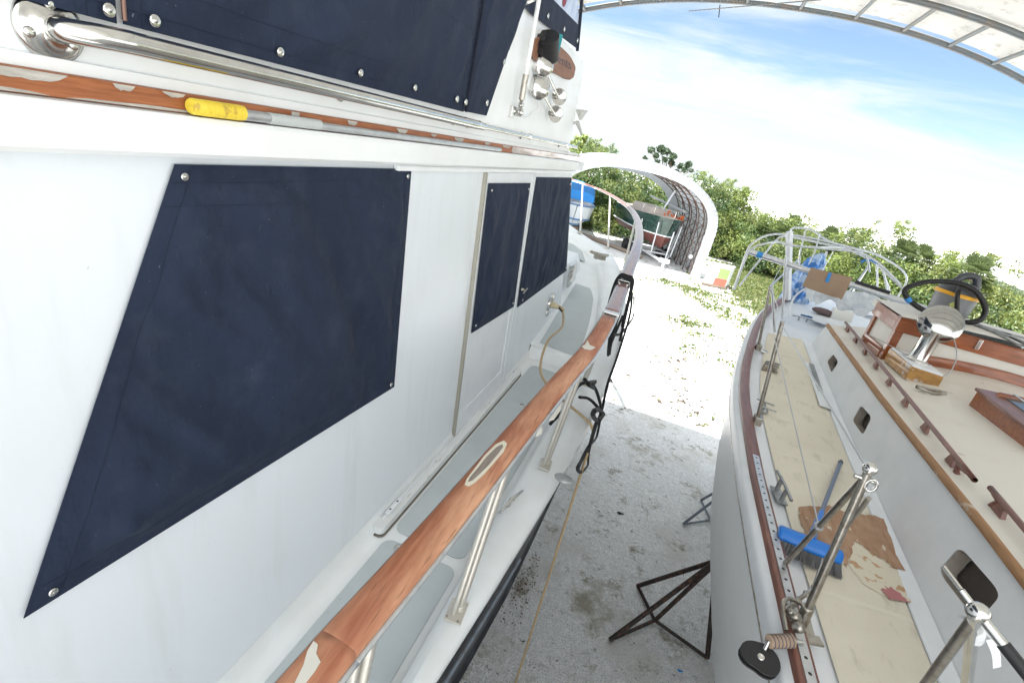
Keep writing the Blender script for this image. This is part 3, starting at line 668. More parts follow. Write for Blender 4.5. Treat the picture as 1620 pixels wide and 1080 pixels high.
# hailer on the front corner
m = MB(); c = at(913, 193, Y=4.55); hp1 = at(899, 198, Y=4.5)
m.tube([hp1, c], .012, 8); m.lathe(hp1, (0, 1, 0), [(.03, -.02), (.03, .0)], 14); m.tube([c, at(921, 214, Y=4.6)], [.02, .008], 8)
hl = build('hailer', m, mat('grey_horn', (.5, .49, .47), .5), yacht)
ct = at(918, 190, Y=4.6); cu = at(920, 175, Y=4.6); ax = (cu-ct).normalized(); m = MB(); L_ = (cu-ct).length
m.lathe(ct, ax, [(.012, 0), (.025, L_*.35), (.055, L_), (.05, L_*1.03), (0, L_*.95)], 20); build('hailer_bell', m, mat('cream_horn', (.55, .55, .52), .4), hl)

# ------------------------------------------------------------------ canvas covers (snapped on)
def cloth(corn, nrm, fold, seed, nu=70, nv=70, off=.006, thick=.002, hem=.03):
    tl, tr, br, bl = [Vector(c) for c in corn]; nrm = Vector(nrm).normalized(); front = []
    wU = (tr-tl).length; hV = (bl-tl).length
    for j in range(nv+1):
        v = j/nv; row = []
        for i in range(nu+1):
            u = i/nu; p = lerp(lerp(tl, tr, u), lerp(bl, br, u), v)
            e = min(u*wU, (1-u)*wU, v*hV, (1-v)*hV); k = min(e/.12, 1); k = k*k*(3-2*k)
            d = fold(u, v, p, seed)*k
            if e < hem: d += .0012
            row.append(p+nrm*(off+max(d, -.003)))
        front.append(row)
    m = MB().loft(front)
    back = [[p-nrm*thick for p in r] for r in front]
    m.loft([r[::-1] for r in back])
    edge = front[0]+[r[-1] for r in front[1:]]+front[-1][::-1][1:]+[r[0] for r in front[::-1][1:]]
    eb = back[0]+[r[-1] for r in back[1:]]+back[-1][::-1][1:]+[r[0] for r in back[::-1][1:]]
    m.loft([edge, eb], smooth=False)
    return m, front
def seams(front, frac_u, frac_v, nrm):
    m = MB(); nv = len(front)-1; nu = len(front[0])-1; nrm = Vector(nrm)
    for u in frac_u:
        i = int(u*nu); m.tube([front[j][i]+nrm*.0008 for j in range(nv+1)], .0005, 4)
    for v in frac_v:
        j = int(v*nv); m.tube([front[j][i]+nrm*.0008 for i in range(nu+1)], .0005, 4)
    return m
def puck(u, v, wU, hV):
    d = 0
    for cu, cv in ((.03, .035), (.965, .03), (.965, .97), (.035, .965)):
        a, b = (u-cu)*wU, (v-cv)*hV; r = math.hypot(a, b); d += .010*math.exp(-r/.16)*math.sin(7*math.atan2(b, a)+cu*5)*min(r/.05, 1)
    return d
def ridge(x, y, z): return (1-min(abs(noise.noise(Vector((x, y, z))))*2.6, 1))**2
def fold_diag(u, v, p, s):
    a = noise.noise(Vector((p.y*5+p.z*4.0+s, (p.y-p.z)*1.1, s)))*.012
    b = noise.noise(Vector((p.y*14+p.z*10+s, (p.y-p.z)*2.0, s+4)))*.004
    c = math.sin((p.z*9-p.y*5+s))*.003+noise.noise(Vector((p.y*2, p.z*2, s)))*.012
    return (a*1.2+b+c*.8)*3.0+.024+puck(u, v, .95, .9)+.011*ridge(p.y*4.2+p.z*3.4+s, (p.y-p.z)*.8, s)-.004+.006*ridge(p.y*9+p.z*8, (p.y-p.z)*1.6, s+9)
def fold_vert(u, v, p, s):
    return .008*ridge(p.y*8+p.z*3, p.z*1.2, s)+puck(u, v, .5, .7)*.7+noise.noise(Vector((p.y*9-p.z*2, p.z*1.0, s)))*.030*(.4+v)+noise.noise(Vector((p.y*4+p.z*2, p.z*2, s)))*.016+.010
def snap(mb, c, r=.011, n=(1, 0, 0)):
    mb.lathe(c, n, [(r, 0), (r*.98, .003), (r*.7, .005), (r*.45, .0035), (r*.3, .005), (0, .006)], 16)
WNn = (1, 0, .07)
def cover(name_label, pix, fold, seed, snaps, thick_hem=.03, dia=False, us=(.04, .96), vs=(.05, .95)):
    cs_ = [W(*wp(*p), 0) for p in pix]
    m, fr = cloth(cs_, WNn, fold, seed, off=.02 if dia else .008, hem=thick_hem)
    o = build('window_cover', m, CANVAS, label=name_label, cat='window cover', base=cs_[3], group='navy window covers snapped to the cabin side')
    s = seams(fr, us, vs, WNn)
    for i in range(0): pass
    build('stitching', s, SEAM, o)
    for (u, v) in snaps:
        sm = MB(); j = int(round(v*(len(fr)-1))); i = int(round(u*(len(fr[0])-1))); snap(sm, fr[j][i]+Vector((.001, 0, 0)), .0095 if not dia else .008)
        build('snap', sm, STEEL, o)
    return o
cover('large navy canvas window cover with a slanting aft edge, on the yacht cabin side', [(272, 259), (648, 267), (621, 611), (33, 975)], fold_diag, 2.3, [(.03, .035), (.965, .03), (.965, .97), (.035, .965)], us=(.045, .965), vs=(.045, .10, .95))
cover('narrow navy canvas cover on the sliding door window of the yacht', [(768, 289), (835, 289), (809, 484), (741, 526)], fold_vert, 5.1, [(.06, .04), (.94, .04), (.94, .96), (.07, .96)], dia=True, us=(.05, .95), vs=(.04, .17, .95))
# foremost cover
c3 = [(846, 280), (903, 281), (895, 428), (817, 486)]
cover('foremost navy canvas window cover, forward of the sliding door beside the bow deck', c3, fold_vert, 8.4, [(.94, .05), (.94, .95), (.06, .96)], us=(.05, .95), vs=(.05, .95))

# flybridge canvas enclosure
ENX = FBX+.012
encl = thing('canvas_enclosure', (ENX, 1.5, .03), 'navy canvas flybridge enclosure panels with snap fasteners above the grab rail', 'canvas enclosure')
def fold_encl(u, v, p, s):
    return .016*ridge(p.y*3.4-p.z*3.2, p.z*1.3+p.y*.9, s)+noise.noise(Vector((p.y*4-p.z*6, p.z*1.2+p.y*.6, s)))*.034+noise.noise(Vector((p.y*11-p.z*14, p.z*2, s)))*.010+.014
def epan(y0, y1, z0a, z0b, z1, seed, yt0=None, yt1=None, us=(.03, .97), vs=(.93,), nu=90):
    yt0 = y0 if yt0 is None else yt0; yt1 = y1 if yt1 is None else yt1
    m, fr = cloth([(ENX, yt0, z1), (ENX, yt1, z1), (ENX, y1, z0b), (ENX, y0, z0a)], (1, 0, 0), fold_encl, seed, nu=nu, nv=60, off=0)
    p = build('canvas_panel', m, CANVAS, encl); build('stitching', seams(fr, us, vs, (1, 0, 0)), SEAM, p)
q = lambda x, y: at(x, y, X=ENX)
z_a = q(95, 0).z; z_b = q(770, 180)
ysm_ = .765
epan(-1.5, ysm_-.006, .030, .026, 1.6, 1.0, us=(.985,), vs=(.965, .99))
yS = q(735, 168).y
epan(ysm_+.006, yS-.004, .028, .038, 1.6, 3.0, us=(.03, .97), vs=(.80, .965, .985))
pS = q(770, 180); pT = q(836, 18)
epan(yS+.004, pS.y, .042, pS.z-.01, 1.6, 6.0, yt1=pT.y+(1.6-pT.z)*.35, us=(.1, .93), vs=(.97,), nu=40)
# lower band round the venturi top and clear window above
vb_ = MB(); P = [pT, q(918, 82), Vector((ENX, q(918, 82).y-.02, q(921, 42).z)), q(866, 0)]
bandlo = [q(828, 10), q(838, 22), q(914, 79), q(914, 40), q(866, -8)]
vb_.slab([p+Vector((.004, 0, 0)) for p in bandlo][::-1], (1, 0, 0), .004)
build('canvas_band', vb_, CANVAS, encl)
m = MB(); m.slab([q(866, -8)+Vector((.001, 0, 0)), q(914, 40)+Vector((.001, 0, 0)), q(916, -160), q(850, -160)], (1, 0, 0), .002)
cw = build('clear_window', m, CLEAR, encl)
m = MB(); pm = q(893, -4); m.slab([pm+Vector((.004, .05*math.cos(a), .05*math.sin(a))) for a in np.linspace(0, 2*math.pi, 16)[:-1]], (1, 0, 0), .001); build('red_emblem', m, mat('dark_red_print', (.2, .01, .03), .5), cw)
m = MB(); m.tube([q(912, 80)+Vector((.006, 0, 0)), q(919, 0)+Vector((.006, 0, 0)), q(921, -100)+Vector((.006, 0, 0))], .012, 8); build('corner_welt', m, SEAM, encl)
for x, y in ((164, 14), (237, 31), (437, 81), (565, 114), (652, 138), (719, 156), (733, 161), (767, 162), (801, 75), (794, 97), (864, 25), (890, 46), (911, 64)):
    sm = MB(); snap(sm, q(x, y)+Vector((.012, 0, 0)), .0115 if x < 700 else .014); build('snap', sm, STEEL, encl)
m = MB(); m.tube([(ENX+.012, ysm_, .034), (ENX+.012, ysm_, .6)], .004, 6); build('zip', m, mat('brass_zip', (.25, .15, .12), .5, .5), encl)
m = MB(); m.tube([(ENX+.012, yS, .04), (ENX+.012, yS, .8), (ENX+.012, yS, 1.5)], .006, 6); build('zip', m, SEAM, encl)

# boat pole lying on the ledge
P0 = at(300, 166, X=FX-.013); P1 = at(792, 231, X=FX-.013)
P0.z = P1.z = -.0975; P0.x = P1.x = FX-.012
pole = thing('extension_pole', P0, 'aluminium extension pole with a yellow grip lying on the ledge under the grab rail', 'pole')
hl_ = at(383, 176, X=FX-.013).y
tf = lambda t: P0+(P1-P0)*t
m = MB(); m.tube([Vector((P0.x, P0.y, -.0925)), Vector((P0.x, P0.y+.004, -.0925)), Vector((P0.x, hl_, -.0925))], [.014, .0165, .0165], 16)
for i in range(14): m.tube([Vector((P0.x, lerp(P0.y+.03, hl_-.01, i/13)-.0015, -.0925)), Vector((P0.x, lerp(P0.y+.03, hl_-.01, i/13)+.0015, -.0925))], .0172, 14)
build('grip', m, YELLOW, pole)
ym = at(505, 190, X=FX-.013).y
m = MB(); m.tube([Vector((P0.x, hl_, -.0955)), Vector((P0.x, ym, -.0955))], .0125, 14)
m.tube([Vector((P0.x, ym, -.098)), Vector((P1.x, P1.y, -.098))], .0105, 14); build('tube', m, ALU, pole)
m = MB(); m.tube([Vector((P0.x, hl_+.08, -.0955)), Vector((P0.x, ym, -.0955))], .0138, 14); build('sleeve', m, mat('frayed_tape', (.5, .54, .54), .7, bump=(150, .9, .004)), pole)

# ropes and cord
cordp = [W(yi, zi, .03), W(yi, zi, .08), Vector((-.80, yi-.05, zi+.0)), Vector((-.74, yi-.12, zi-.15)), Vector((-.70, 3.98, -1.55)), Vector((-.66, 3.75, -1.72)), Vector((-.5, 3.55, -1.76)), Vector((-.3, 3.35, -1.74)), Vector((-.17, 3.28, -1.755)), Vector((-.092, 3.25, -1.80)), Vector((-.075, 3.25, -1.95)), Vector((-.072, 3.25, -2.4)), Vector((-.06, 3.24, -3.2)), Vector((-.05, 3.22, -4.1)), Vector((-.03, 3.1, GZ+.02)), Vector((.1, 2.9, GZ+.012)), Vector((-.5, 2.2, GZ+.012))]
cordt = thing('power_cord', (-.05, 3.2, GZ), 'tan power cord plugged into the yacht cabin side and hanging down to the ground', 'power cord')
build('cable', MB().tube(cordp, .0105, 8, smooth=6), CORD, cordt)
m = MB(); m.lathe(W(yi, zi, .03), (1, -.1, -.05), [(.036, 0), (.036, .03), (.03, .05), (.018, .11), (.012, .15)], 18); build('plug', m, mat('cream_plug', (.6, .53, .34), .5), cordt)
m = MB(); m.tube([Vector((-.83, yi-.02, zi-.0)), Vector((-.79, yi-.06, zi-.02))], [.02, .012], 10); build('plug_boot', m, BLACK, cordt)
kr = rpt[k3]; 
rope1 = MB()
def loop_over(c, out_d, dn, seed):
    s_ = Vector((1, .1, 0)).normalized(); r_ = random.Random(seed)
    pts = [c+s_*-.06+Vector((0, 0, -.25*dn)), c+s_*-.062+Vector((0, 0, -.04)), c+s_*-.045+Vector((0, .0, .035)), c+Vector((0, 0, .04)), c+s_*.05+Vector((0, 0, .03)), c+s_*.07+Vector((0, 0, -.05)), c+s_*(.07+out_d)+Vector((0, r_.uniform(-.1, .05), -.35*dn))]
    return pts
for i, (dy, od, dn) in enumerate(((-.05, .02, 1.0), (0, .04, 1.3), (.05, .01, .9))):
    rope1.tube(loop_over(kr+Vector((0, dy, .0)), od, dn, i), .0115, 8, smooth=6)
R_ = lambda x, y, X: at(x, y, X=X)
rope1.tube([R_(1003, 470, -.19), R_(1002, 500, -.165), R_(985, 525, -.15), R_(970, 532, -.16), R_(964, 560, -.16), R_(966, 540, -.18), R_(985, 480, -.19)], .0115, 8, smooth=6)
rope1.tube([R_(1000, 465, -.18), R_(996, 500, -.15), R_(978, 560, -.12), R_(962, 605, -.105), R_(953, 645, -.09), R_(948, 660, -.085)], .0115, 8, smooth=6)
rope1.tube([R_(975, 480, -.24), R_(968, 510, -.24), R_(963, 545, -.22), R_(962, 562, -.2), R_(966, 545, -.19), R_(985, 500, -.18)], .0115, 8, smooth=6)
# lower knots
rope1.tube([R_(870, 671, -.36), R_(888, 652, -.32), R_(905, 628, -.29), R_(915, 610, -.26), R_(930, 605, -.2), R_(942, 615, -.15), R_(950, 640, -.1), R_(952, 655, -.088), R_(945, 664, -.07), R_(938, 655, -.075), R_(947, 648, -.07), R_(956, 655, -.075), R_(950, 664, -.075)], .0115, 8, smooth=6)
rope1.tube([R_(917, 628, -.24), R_(930, 630, -.2), R_(942, 640, -.12), R_(950, 655, -.085), R_(944, 690, -.07), R_(932, 705, -.075), R_(920, 728, -.08), R_(914, 742, -.08), R_(921, 746, -.075), R_(930, 735, -.07), R_(931, 715, -.07), R_(940, 680, -.065), R_(946, 662, -.065)], .0115, 8, smooth=6)
rope1.tube([R_(925, 600, -.2), R_(935, 610, -.18), R_(942, 603, -.18), R_(930, 607, -.17), R_(940, 614, -.16)], .011, 8, smooth=5)
build('mooring_rope', rope1, ROPEB, label='black rope looped over the joint of the teak rail and knotted along the yacht hull', cat='rope')

# =================================================================== SAILING YACHT (right)
sail = thing('sailing_yacht', (2.7, 3, GZ), 'white sailing yacht on stands at the right, with cream deck and mahogany toe rail', 'sailing yacht')
SX = 2.72
ST = [(-4, 1.25), (-2, .98), (0, .86), (1.46, .82), (2.67, .80), (3.7, .825), (4.4, .89), (5.02, .99), (5.8, 1.12), (6.5, 1.27), (7.2, 1.47), (7.9, 1.74), (8.5, 2.02), (9.1, 2.3), (9.5, 2.52), (9.75, 2.72)]
SZ = [(-4, -1.40), (1, -1.42), (4, -1.42), (6, -1.38), (8, -1.31), (9.75, -1.25)]
sy = [-4, -3, -2, -1, 0, .7, 1.46, 2, 2.67, 3.2, 3.7, 4.05, 4.4, 4.7, 5.02, 5.4, 5.8, 6.15, 6.5, 6.85, 7.2, 7.55, 7.9, 8.2, 8.5, 8.8, 9.1, 9.3, 9.5, 9.65, 9.75]
def sx(y): return (interp(ST, y-.3)+2*interp(ST, y)+interp(ST, y+.3))/4 if y < 9.3 else interp(ST, y)
def szz(y): return interp(SZ, y)
def snrm(y):
    d = Vector((sx(y+.05)-sx(y-.05), .1, 0)).normalized(); return Vector((-d.y, d.x, 0))
def spt(y, inn, z): # inn: distance inboard of outer edge of cap rail
    p = Vector((sx(y), y, szz(y)+z)); 
    q_ = p-snrm(min(y, 9.4))*inn
    if q_.x > SX: q_.x = SX
    return q_
mirs = lambda rs: [[Vector((2*SX-p.x, p.y, p.z)) for p in r][::-1] for r in rs]
rows = [[spt(y, .0, -.0), spt(y, -.028, -.010), spt(y, -.036, -.03), spt(y, -.036, -.085)] for y in sy]
build('covering_board', MB().loft(rows).loft(mirs(rows)), WHITEP, sail)
build('rub_line', MB().tube([spt(y, -.034, -.092) for y in sy[:-1]], .006, 6), STEELD, sail)
rows = []
for y in sy:
    f = min(max((y-4)/5.75, 0), 1); e = spt(y, -.034, 0)
    def hq(fr, z, yb=0): return Vector((lerp(e.x, SX, fr), e.y-yb, z))
    rows.append([hq(.001, e.z-.095), hq(.018+.02*f, e.z-.3), hq(.045+.08*f, e.z-.6), hq(.10+.2*f, -2.45, .15*f), hq(.22+.3*f, -3.0, .5*f), hq(.55+.25*f, -3.5, 1.0*f), hq(.93, -3.7, 1.5*f), hq(.95, -4.1, 1.8*f), hq(.95, -4.58, 2*f)])
build('hull', MB().loft(rows).loft(mirs(rows)), HULLW, sail)
# cap / toe rail
rows = [[spt(y, .0, -.02), spt(y, .0, .028), spt(y, .008, .034), spt(y, .064, .034), spt(y, .070, .028), spt(y, .072, -.02)] for y in sy]
build('toe_rail', MB().loft(rows).loft(mirs(rows)), MAHOG, sail)
# deck
DZ = -.03
def cabx(y): return 1.272+.077*y
def CTf(y): return interp([(-4, -.93), (1.9, -.99), (3.6, -1.055), (5.6, -1.09)], y)
def deck_in(y): return cabx(y) if y < 5.9 else SX
rows = []
for y in sy:
    a = spt(y, .07, DZ); rows.append([a, lerp(a, Vector((SX, a.y, a.z+.05)), .3), lerp(a, Vector((SX, a.y, a.z+.07)), .65), Vector((SX, a.y, a.z+.08))])
build('deck', MB().loft(rows).loft(mirs(rows)), WHITEP, sail)
# nonskid panels, separated by cream seams
seam_y = [-2.2, -.35, 1.93, 3.08, 3.98, 4.85, 5.75]
seam_y = [-2.0, -.1, at(1345, 958, Z=-1.45).y, at(1285, 738, Z=-1.45).y, at(1260, 640, Z=-1.45).y, at(1265, 575, Z=-1.44).y, 5.95]
def dzat(x, y):
    a = spt(y, .07, DZ); t = (x-a.x)/(SX-a.x); return a.z+(.05*t/.3 if t < .3 else .05+.02*(t-.3)/.35)
for a, b in zip(seam_y, seam_y[1:]):
    pn = MB(); yy = [lerp(a+.012, b-.012, t/6) for t in range(7)]
    rr = []
    for y in yy:
        xo = spt(y, .07, 0).x+.10; xi = cabx(y)-.07
        rr.append([Vector((lerp(xo, xi, s), y, dzat(lerp(xo, xi, s), y)+.004)) for s in np.linspace(0, 1, 7)])
    pn.loft(rr)
    build('deck_nonskid', pn, BEIGE, sail)
for y in seam_y[1:-1]:
    m = MB(); xo = spt(y, .07, 0).x+.10; xi = cabx(y)-.07
    m.loft([[Vector((lerp(xo, xi, s), y+d, dzat(lerp(xo, xi, s), y)+.0045)) for s in np.linspace(0, 1, 7)] for d in (-.012, .012)])
    build('deck_seam', m, SEAMW, sail)
# bare patch, filler, primer
def ragged(pts, rnd_, amp=.012, k=7):
    o = []; n = len(pts)
    for i in range(n):
        a, b = Vector(pts[i]), Vector(pts[(i+1) % n])
        for j in range(k):
            p = lerp(a, b, j/k); o.append(p+Vector((rnd_.uniform(-amp, amp), rnd_.uniform(-amp, amp), 0)))
    return o
rn = random.Random(5)
def dpatch(pix, lift, amp, matr, nm):
    pl = [at(x, y, Z=-1.43) for x, y in pix]; pl = ragged(pl, rn, amp)
    tri = tessellate_polygon([pl]); vs_ = [Vector((p.x, p.y, dzat(p.x, p.y)+lift)) for p in pl]
    fs_ = [t if (vs_[t[1]]-vs_[t[0]]).cross(vs_[t[2]]-vs_[t[0]]).z > 0 else t[::-1] for t in tri]
    build(nm, MB().add(vs_, fs_), matr, sail)
dpatch([(1262, 803), (1310, 803), (1345, 820), (1392, 828), (1440, 922), (1400, 900), (1350, 862), (1338, 900), (1285, 862), (1268, 835)], .009, .012, BARE, 'bare_patch')
dpatch([(1345, 862), (1368, 858), (1440, 922), (1462, 965), (1405, 955), (1362, 925), (1340, 895)], .0065, .008, FILL, 'filler_patch')
dpatch([(1388, 938), (1405, 936), (1432, 962), (1402, 955)], .011, .006, PINK, 'primer_patch')
# cabin side with holes for ports
def cside(y, z): # z rel: inward lean
    return Vector((cabx(y)+.05*(z+1.45)/.4, y, z))
CT = -1.045
CNn = Vector((-1, .077, .125)).normalized()
pA = Vector((cside(0, -1.45))); cD = pA.dot(CNn)
ports = []
for pix in ([(1309, 572), (1319, 560), (1327, 573), (1316, 590)], [(1349, 665), (1363, 641), (1380, 660), (1366, 689)], [(1485, 903), (1520, 864), (1587, 940), (1548, 985)]):
    ports.append([at(x, y, n=CNn, d=cD) for x, y in pix])
rest = [[cside(y, -1.22+dzv) for y, dzv in ((a, -.05), (a, .1), (a+.3, .1), (a+.3, -.05))] for a in (.2, -1.0)]
outl = [at(1290, 556, n=CNn, d=cD)]
yE = 5.85
outl = [cside(-4, -1.46)]+[cside(yE, -1.44)]+[cside(y, CTf(y)) for y in (yE-.12, 4.6, 3.6, 2.7, 1.9, 0, -4)]
outl = [p-CNn*((p.dot(CNn)-cD)) for p in outl]
holes = [roundpoly(p, .22, 4) for p in ports]
m = MB(); m.slab(outl, CNn, .004, holes=holes)
build('cabin_side', m, WHITEP, sail)
for h, hp_ in zip(holes, ports):
    c = sum(h, Vector())/len(h); inner = [c+(p-c)*.93-CNn*.05 for p in h]
    m = MB(); m.loft([h+[h[0]], inner+[inner[0]]]); m.loft([[p+CNn*.004 for p in h+[h[0]]], [p for p in h+[h[0]]]]); prt = build('port', m, PORTIN, sail)
    i2 = [c+(p-c)*.97-CNn*.05 for p in h]; m = MB(); m.slab([p-CNn*.012 for p in i2], CNn, .005); build('port_glass', m, PORTBK, prt)
# cabin end and far side
m = MB()
e0 = cside(yE, -1.44); e1 = cside(yE-.12, CTf(yE))
fx0 = 2*SX-e0.x
m.slab([e0, Vector((fx0, yE, -1.44)), Vector((fx0-.05, yE-.12, CTf(yE))), Vector((SX, yE-.12, CTf(yE)+.17)), e1], (0, 1, .2), .01)
m.slab([(2*SX-.9, -4, -1.46), (2*SX-1.75, yE, -1.44), (2*SX-1.79, yE-.12, CTf(yE)), (2*SX-.95, -4, CTf(-4))], (1, 0, 0), .01)
build('cabin_end', m, WHITEP, sail)
m = MB(); m.loft([[cside(y, dzat(cabx(y), y)+.018)+CNn*.006, cside(y, dzat(cabx(y), y)+.008)+CNn*.016, Vector((cabx(y)-.045, y, dzat(cabx(y)-.045, y)+.007)), Vector((cabx(y)-.06, y, dzat(cabx(y)-.06, y)+.005)), Vector((cabx(y)-.063, y, dzat(cabx(y)-.063, y)-.002))] for y in (-4, 0, 2, 4, at(1283, 555, Z=-1.44).y)])
build('cabin_fillet', m, WHITEP, sail)
def roofz(x, y):
    e = cabx(y)+.05; t = min(max((x-e)/(SX-e), 0), 1); return CTf(y)+.005+.15*math.sin(t*math.pi/2)
rows = []
for y in np.linspace(-4, yE-.13, 16):
    e = cabx(y)+.052
    half = [Vector((lerp(e, SX, t), y, roofz(lerp(e, SX, t), y))) for t in np.linspace(0, 1, 9)]
    rows.append(half+[Vector((2*SX-p.x, y, p.z)) for p in half[::-1][1:]])
build('coachroof', MB().loft(rows), ROOFC, sail)
m = MB(); yy = list(np.linspace(-4, yE-.14, 20))
m.loft([[Vector((cabx(y)+.042, y, CTf(y)-.022)), Vector((cabx(y)+.026, y, CTf(y)-.012)), Vector((cabx(y)+.030, y, CTf(y)+.014)), Vector((cabx(y)+.05, y, CTf(y)+.018)), Vector((cabx(y)+.062, y, CTf(y)+.008))] for y in yy])
build('roof_trim', m, WORNW, sail)
# handrails on the coachroof
def hrail(pa, pb, nfeet):
    m = MB(); d = (pb-pa).normalized(); h = .05
    m.tube([pa+Vector((0, 0, .0)), pa+d*.03+Vector((0, 0, h*.8)), pa+d*.08+Vector((0, 0, h)), pb-d*.08+Vector((0, 0, h)), pb-d*.03+Vector((0, 0, h*.7)), pb+Vector((0, 0, -.035))], .0125, 10, smooth=3)
    m.ball(pb+Vector((0, 0, .0)), .0135, n=10)
    o = build('grab_handrail', m, MAHOG, sail)
    for i in range(nfeet):
        c = lerp(pa, pb, (i+.5)/nfeet) if nfeet < 6 else lerp(pa+d*.06, pb-d*.1, i/(nfeet-1)); f = MB()
        f.hexa([c+d*-.045+Vector((-.011, 0, 0)), c+d*-.045+Vector((.011, 0, 0)), c+d*.045+Vector((.011, 0, 0)), c+d*.045+Vector((-.011, 0, 0)), c+d*-.022+Vector((-.009, 0, h)), c+d*-.022+Vector((.009, 0, h)), c+d*.022+Vector((.009, 0, h)), c+d*.022+Vector((-.009, 0, h))])
        build('rail_foot', f, MAHOG, o, bev=.003)
def onroof(px, py):
    z = CT+.05
    for _ in range(6):
        p = at(px, py, Z=z); z = roofz(p.x, p.y)
    return at(px, py, Z=z)
hrail(onroof(1338, 522), onroof(1514, 749), 8)
r0 = onroof(1568, 800); hrail(r0, r0+Vector((-.17, -2.0, 0)), 7)
# doghouse ---------------------------------------------------------------
gx, gy = 1.86, 4.62; gz0 = roofz(gx, gy)-.01; gz1 = -.64
dg_ = MB()
c_ = onroof(1392, 568); gx, gy = c_.x, c_.y; gz0 = c_.z-.005
gyl = onroof(1367, 541).y
gtop = at(1421, 503, Y=gy).z
GXR = 2*SX-gx
m = MB(); m.box(gx+.02, GXR-.02, gy+.02, gyl, gz0-.02, gtop-.01); dog = build('doghouse', m, mat('doghouse_cream', (.70, .69, .64), .45, layers=[(4, 4, .4, .7, (.62, .6, .54), .7)]), sail)
H_ = gtop-gz0
for q4 in ((gx, gx+.06, gy, gy+.06), (gx, gx+.04, gyl-.05, gyl+.005)): build('corner_post', MB().box(*q4, gz0, gtop-.08), MAHOGV, dog, bev=.004)
m = MB(); m.loft([[(x, gy+.02, roofz(x, gy)+.075), (x, gy-.01, roofz(x, gy)+.072), (x, gy-.014, roofz(x, gy)-.01)] for x in np.linspace(gx+.05, GXR, 12)]); m.box(gx-.006, gx+.03, gy+.06, gyl-.05, gz0-.02, gz0+.09); build('base_moulding', m, MAHOGV, dog, bev=.004)
m = MB(); m.box(gx-.012, GXR+.01, gy-.015, gy+.035, gtop-.10, gtop+.008); m.box(gx-.012, gx+.035, gy+.035, gyl+.02, gtop-.10, gtop+.008); m.box(gx-.02, GXR+.02, gy-.022, gy+.03, gtop+.008, gtop+.018); build('fascia_board', m, MAHOGV, dog, bev=.004)
m = MB(); m.loft([[Vector((lerp(gx, GXR, t), y, gtop+.019+.035*math.sin(math.pi*t))) for t in np.linspace(0, 1, 12)] for y in (gy-.005, gy+.25, gyl+.14)]); m.box(gx, GXR, gyl, gyl+.14, gtop-.04, gtop+.012)
build('doghouse_roof', m, ROOFC, dog)
m = MB(); bp = at(1548, 545, Y=gy-.02); m.obox(bp, (1, 0, .1), (0, 1, 0), (0, 0, 1), .015, .008, .04); build('roof_clip', m, STEEL, dog, bev=.003)
# charlie noble on wooden box
c0 = onroof(1431, 601); c1 = onroof(1485, 611); c2 = onroof(1396, 572); 
zb_ = (c0.z+c1.z)/2-.015; hB = .105
a0 = Vector((c0.x, c0.y, zb_)); ax_ = Vector((c1.x-c0.x, c1.y-c0.y, 0)); ay_ = Vector((c2.x-c0.x, c2.y-c0.y, 0))
lo_ = [a0, a0+ax_, a0+ax_+ay_, a0+ay_]
m = MB(); m.hexa(lo_+[p+Vector((0, 0, hB)) for p in lo_]); db = build('vent_box', m, OAKW, sail, bev=.004)
cc = a0+ax_*.5+ay_*.5
m = MB(); m.hexa([cc+(p-cc)*.97+Vector((0, 0, hB)) for p in lo_]+[cc+(p-cc)*.94+Vector((0, 0, hB+.016)) for p in lo_]); build('box_lid', m, WHITEP, db, bev=.003)
cc = Vector((cc.x, cc.y, zb_+hB+.016))
vr = .058
m = MB(); tilt = Vector((.06, 0, 1)).normalized(); hv = .22
m.lathe(cc, tilt, [(vr*1.5, 0), (vr*1.5, .006), (vr*1.05, .012), (vr, .02), (vr, hv*.5), (vr*1.0, hv), (vr*1.1, hv+.02)], 24)
vent = build('cowl_vent', m, STEEL, db)
m = MB(); ct_ = cc+tilt*(hv+.08); axc = Vector((-.25, -.85, .35)).normalized()
m.lathe(ct_-axc*.03, axc, [(0, -.09), (.05, -.085), (.10, -.055), (.128, -.01), (.134, .02), (.137, .028), (.130, .032), (.115, .045), (.07, .062), (.02, .07), (0, .07)], 30)
build('cowl_dome', m, mat('dark_chrome', (.40, .40, .385), .1, 1), vent)
m = MB(); m.tube([cc+Vector((.12, 0, .25)), cc+Vector((.2, -.02, .12)), cc+Vector((.2, -.06, 0)), cc+Vector((.14, -.1, -.06))], .004, 6, smooth=6); m.tube([cc+Vector((-.07, -.02, .01)), cc+Vector((-.14, .05, .03)), cc+Vector((-.32, .12, .06))], .003, 6, smooth=4); build('lanyard', m, GALV, vent)
m = MB(); c = onroof(1472, 619); dd = Vector((.1, .03, 0)); c.z += .012
m.tube([c-dd, c+dd, c+dd+Vector((-.02, -.05, 0)), c-dd*.2+Vector((0, -.07, 0)), c-dd], .009, 8); m.tube([c-dd, c+dd], .014, 8); build('roof_fairlead', m, STEELD, sail)
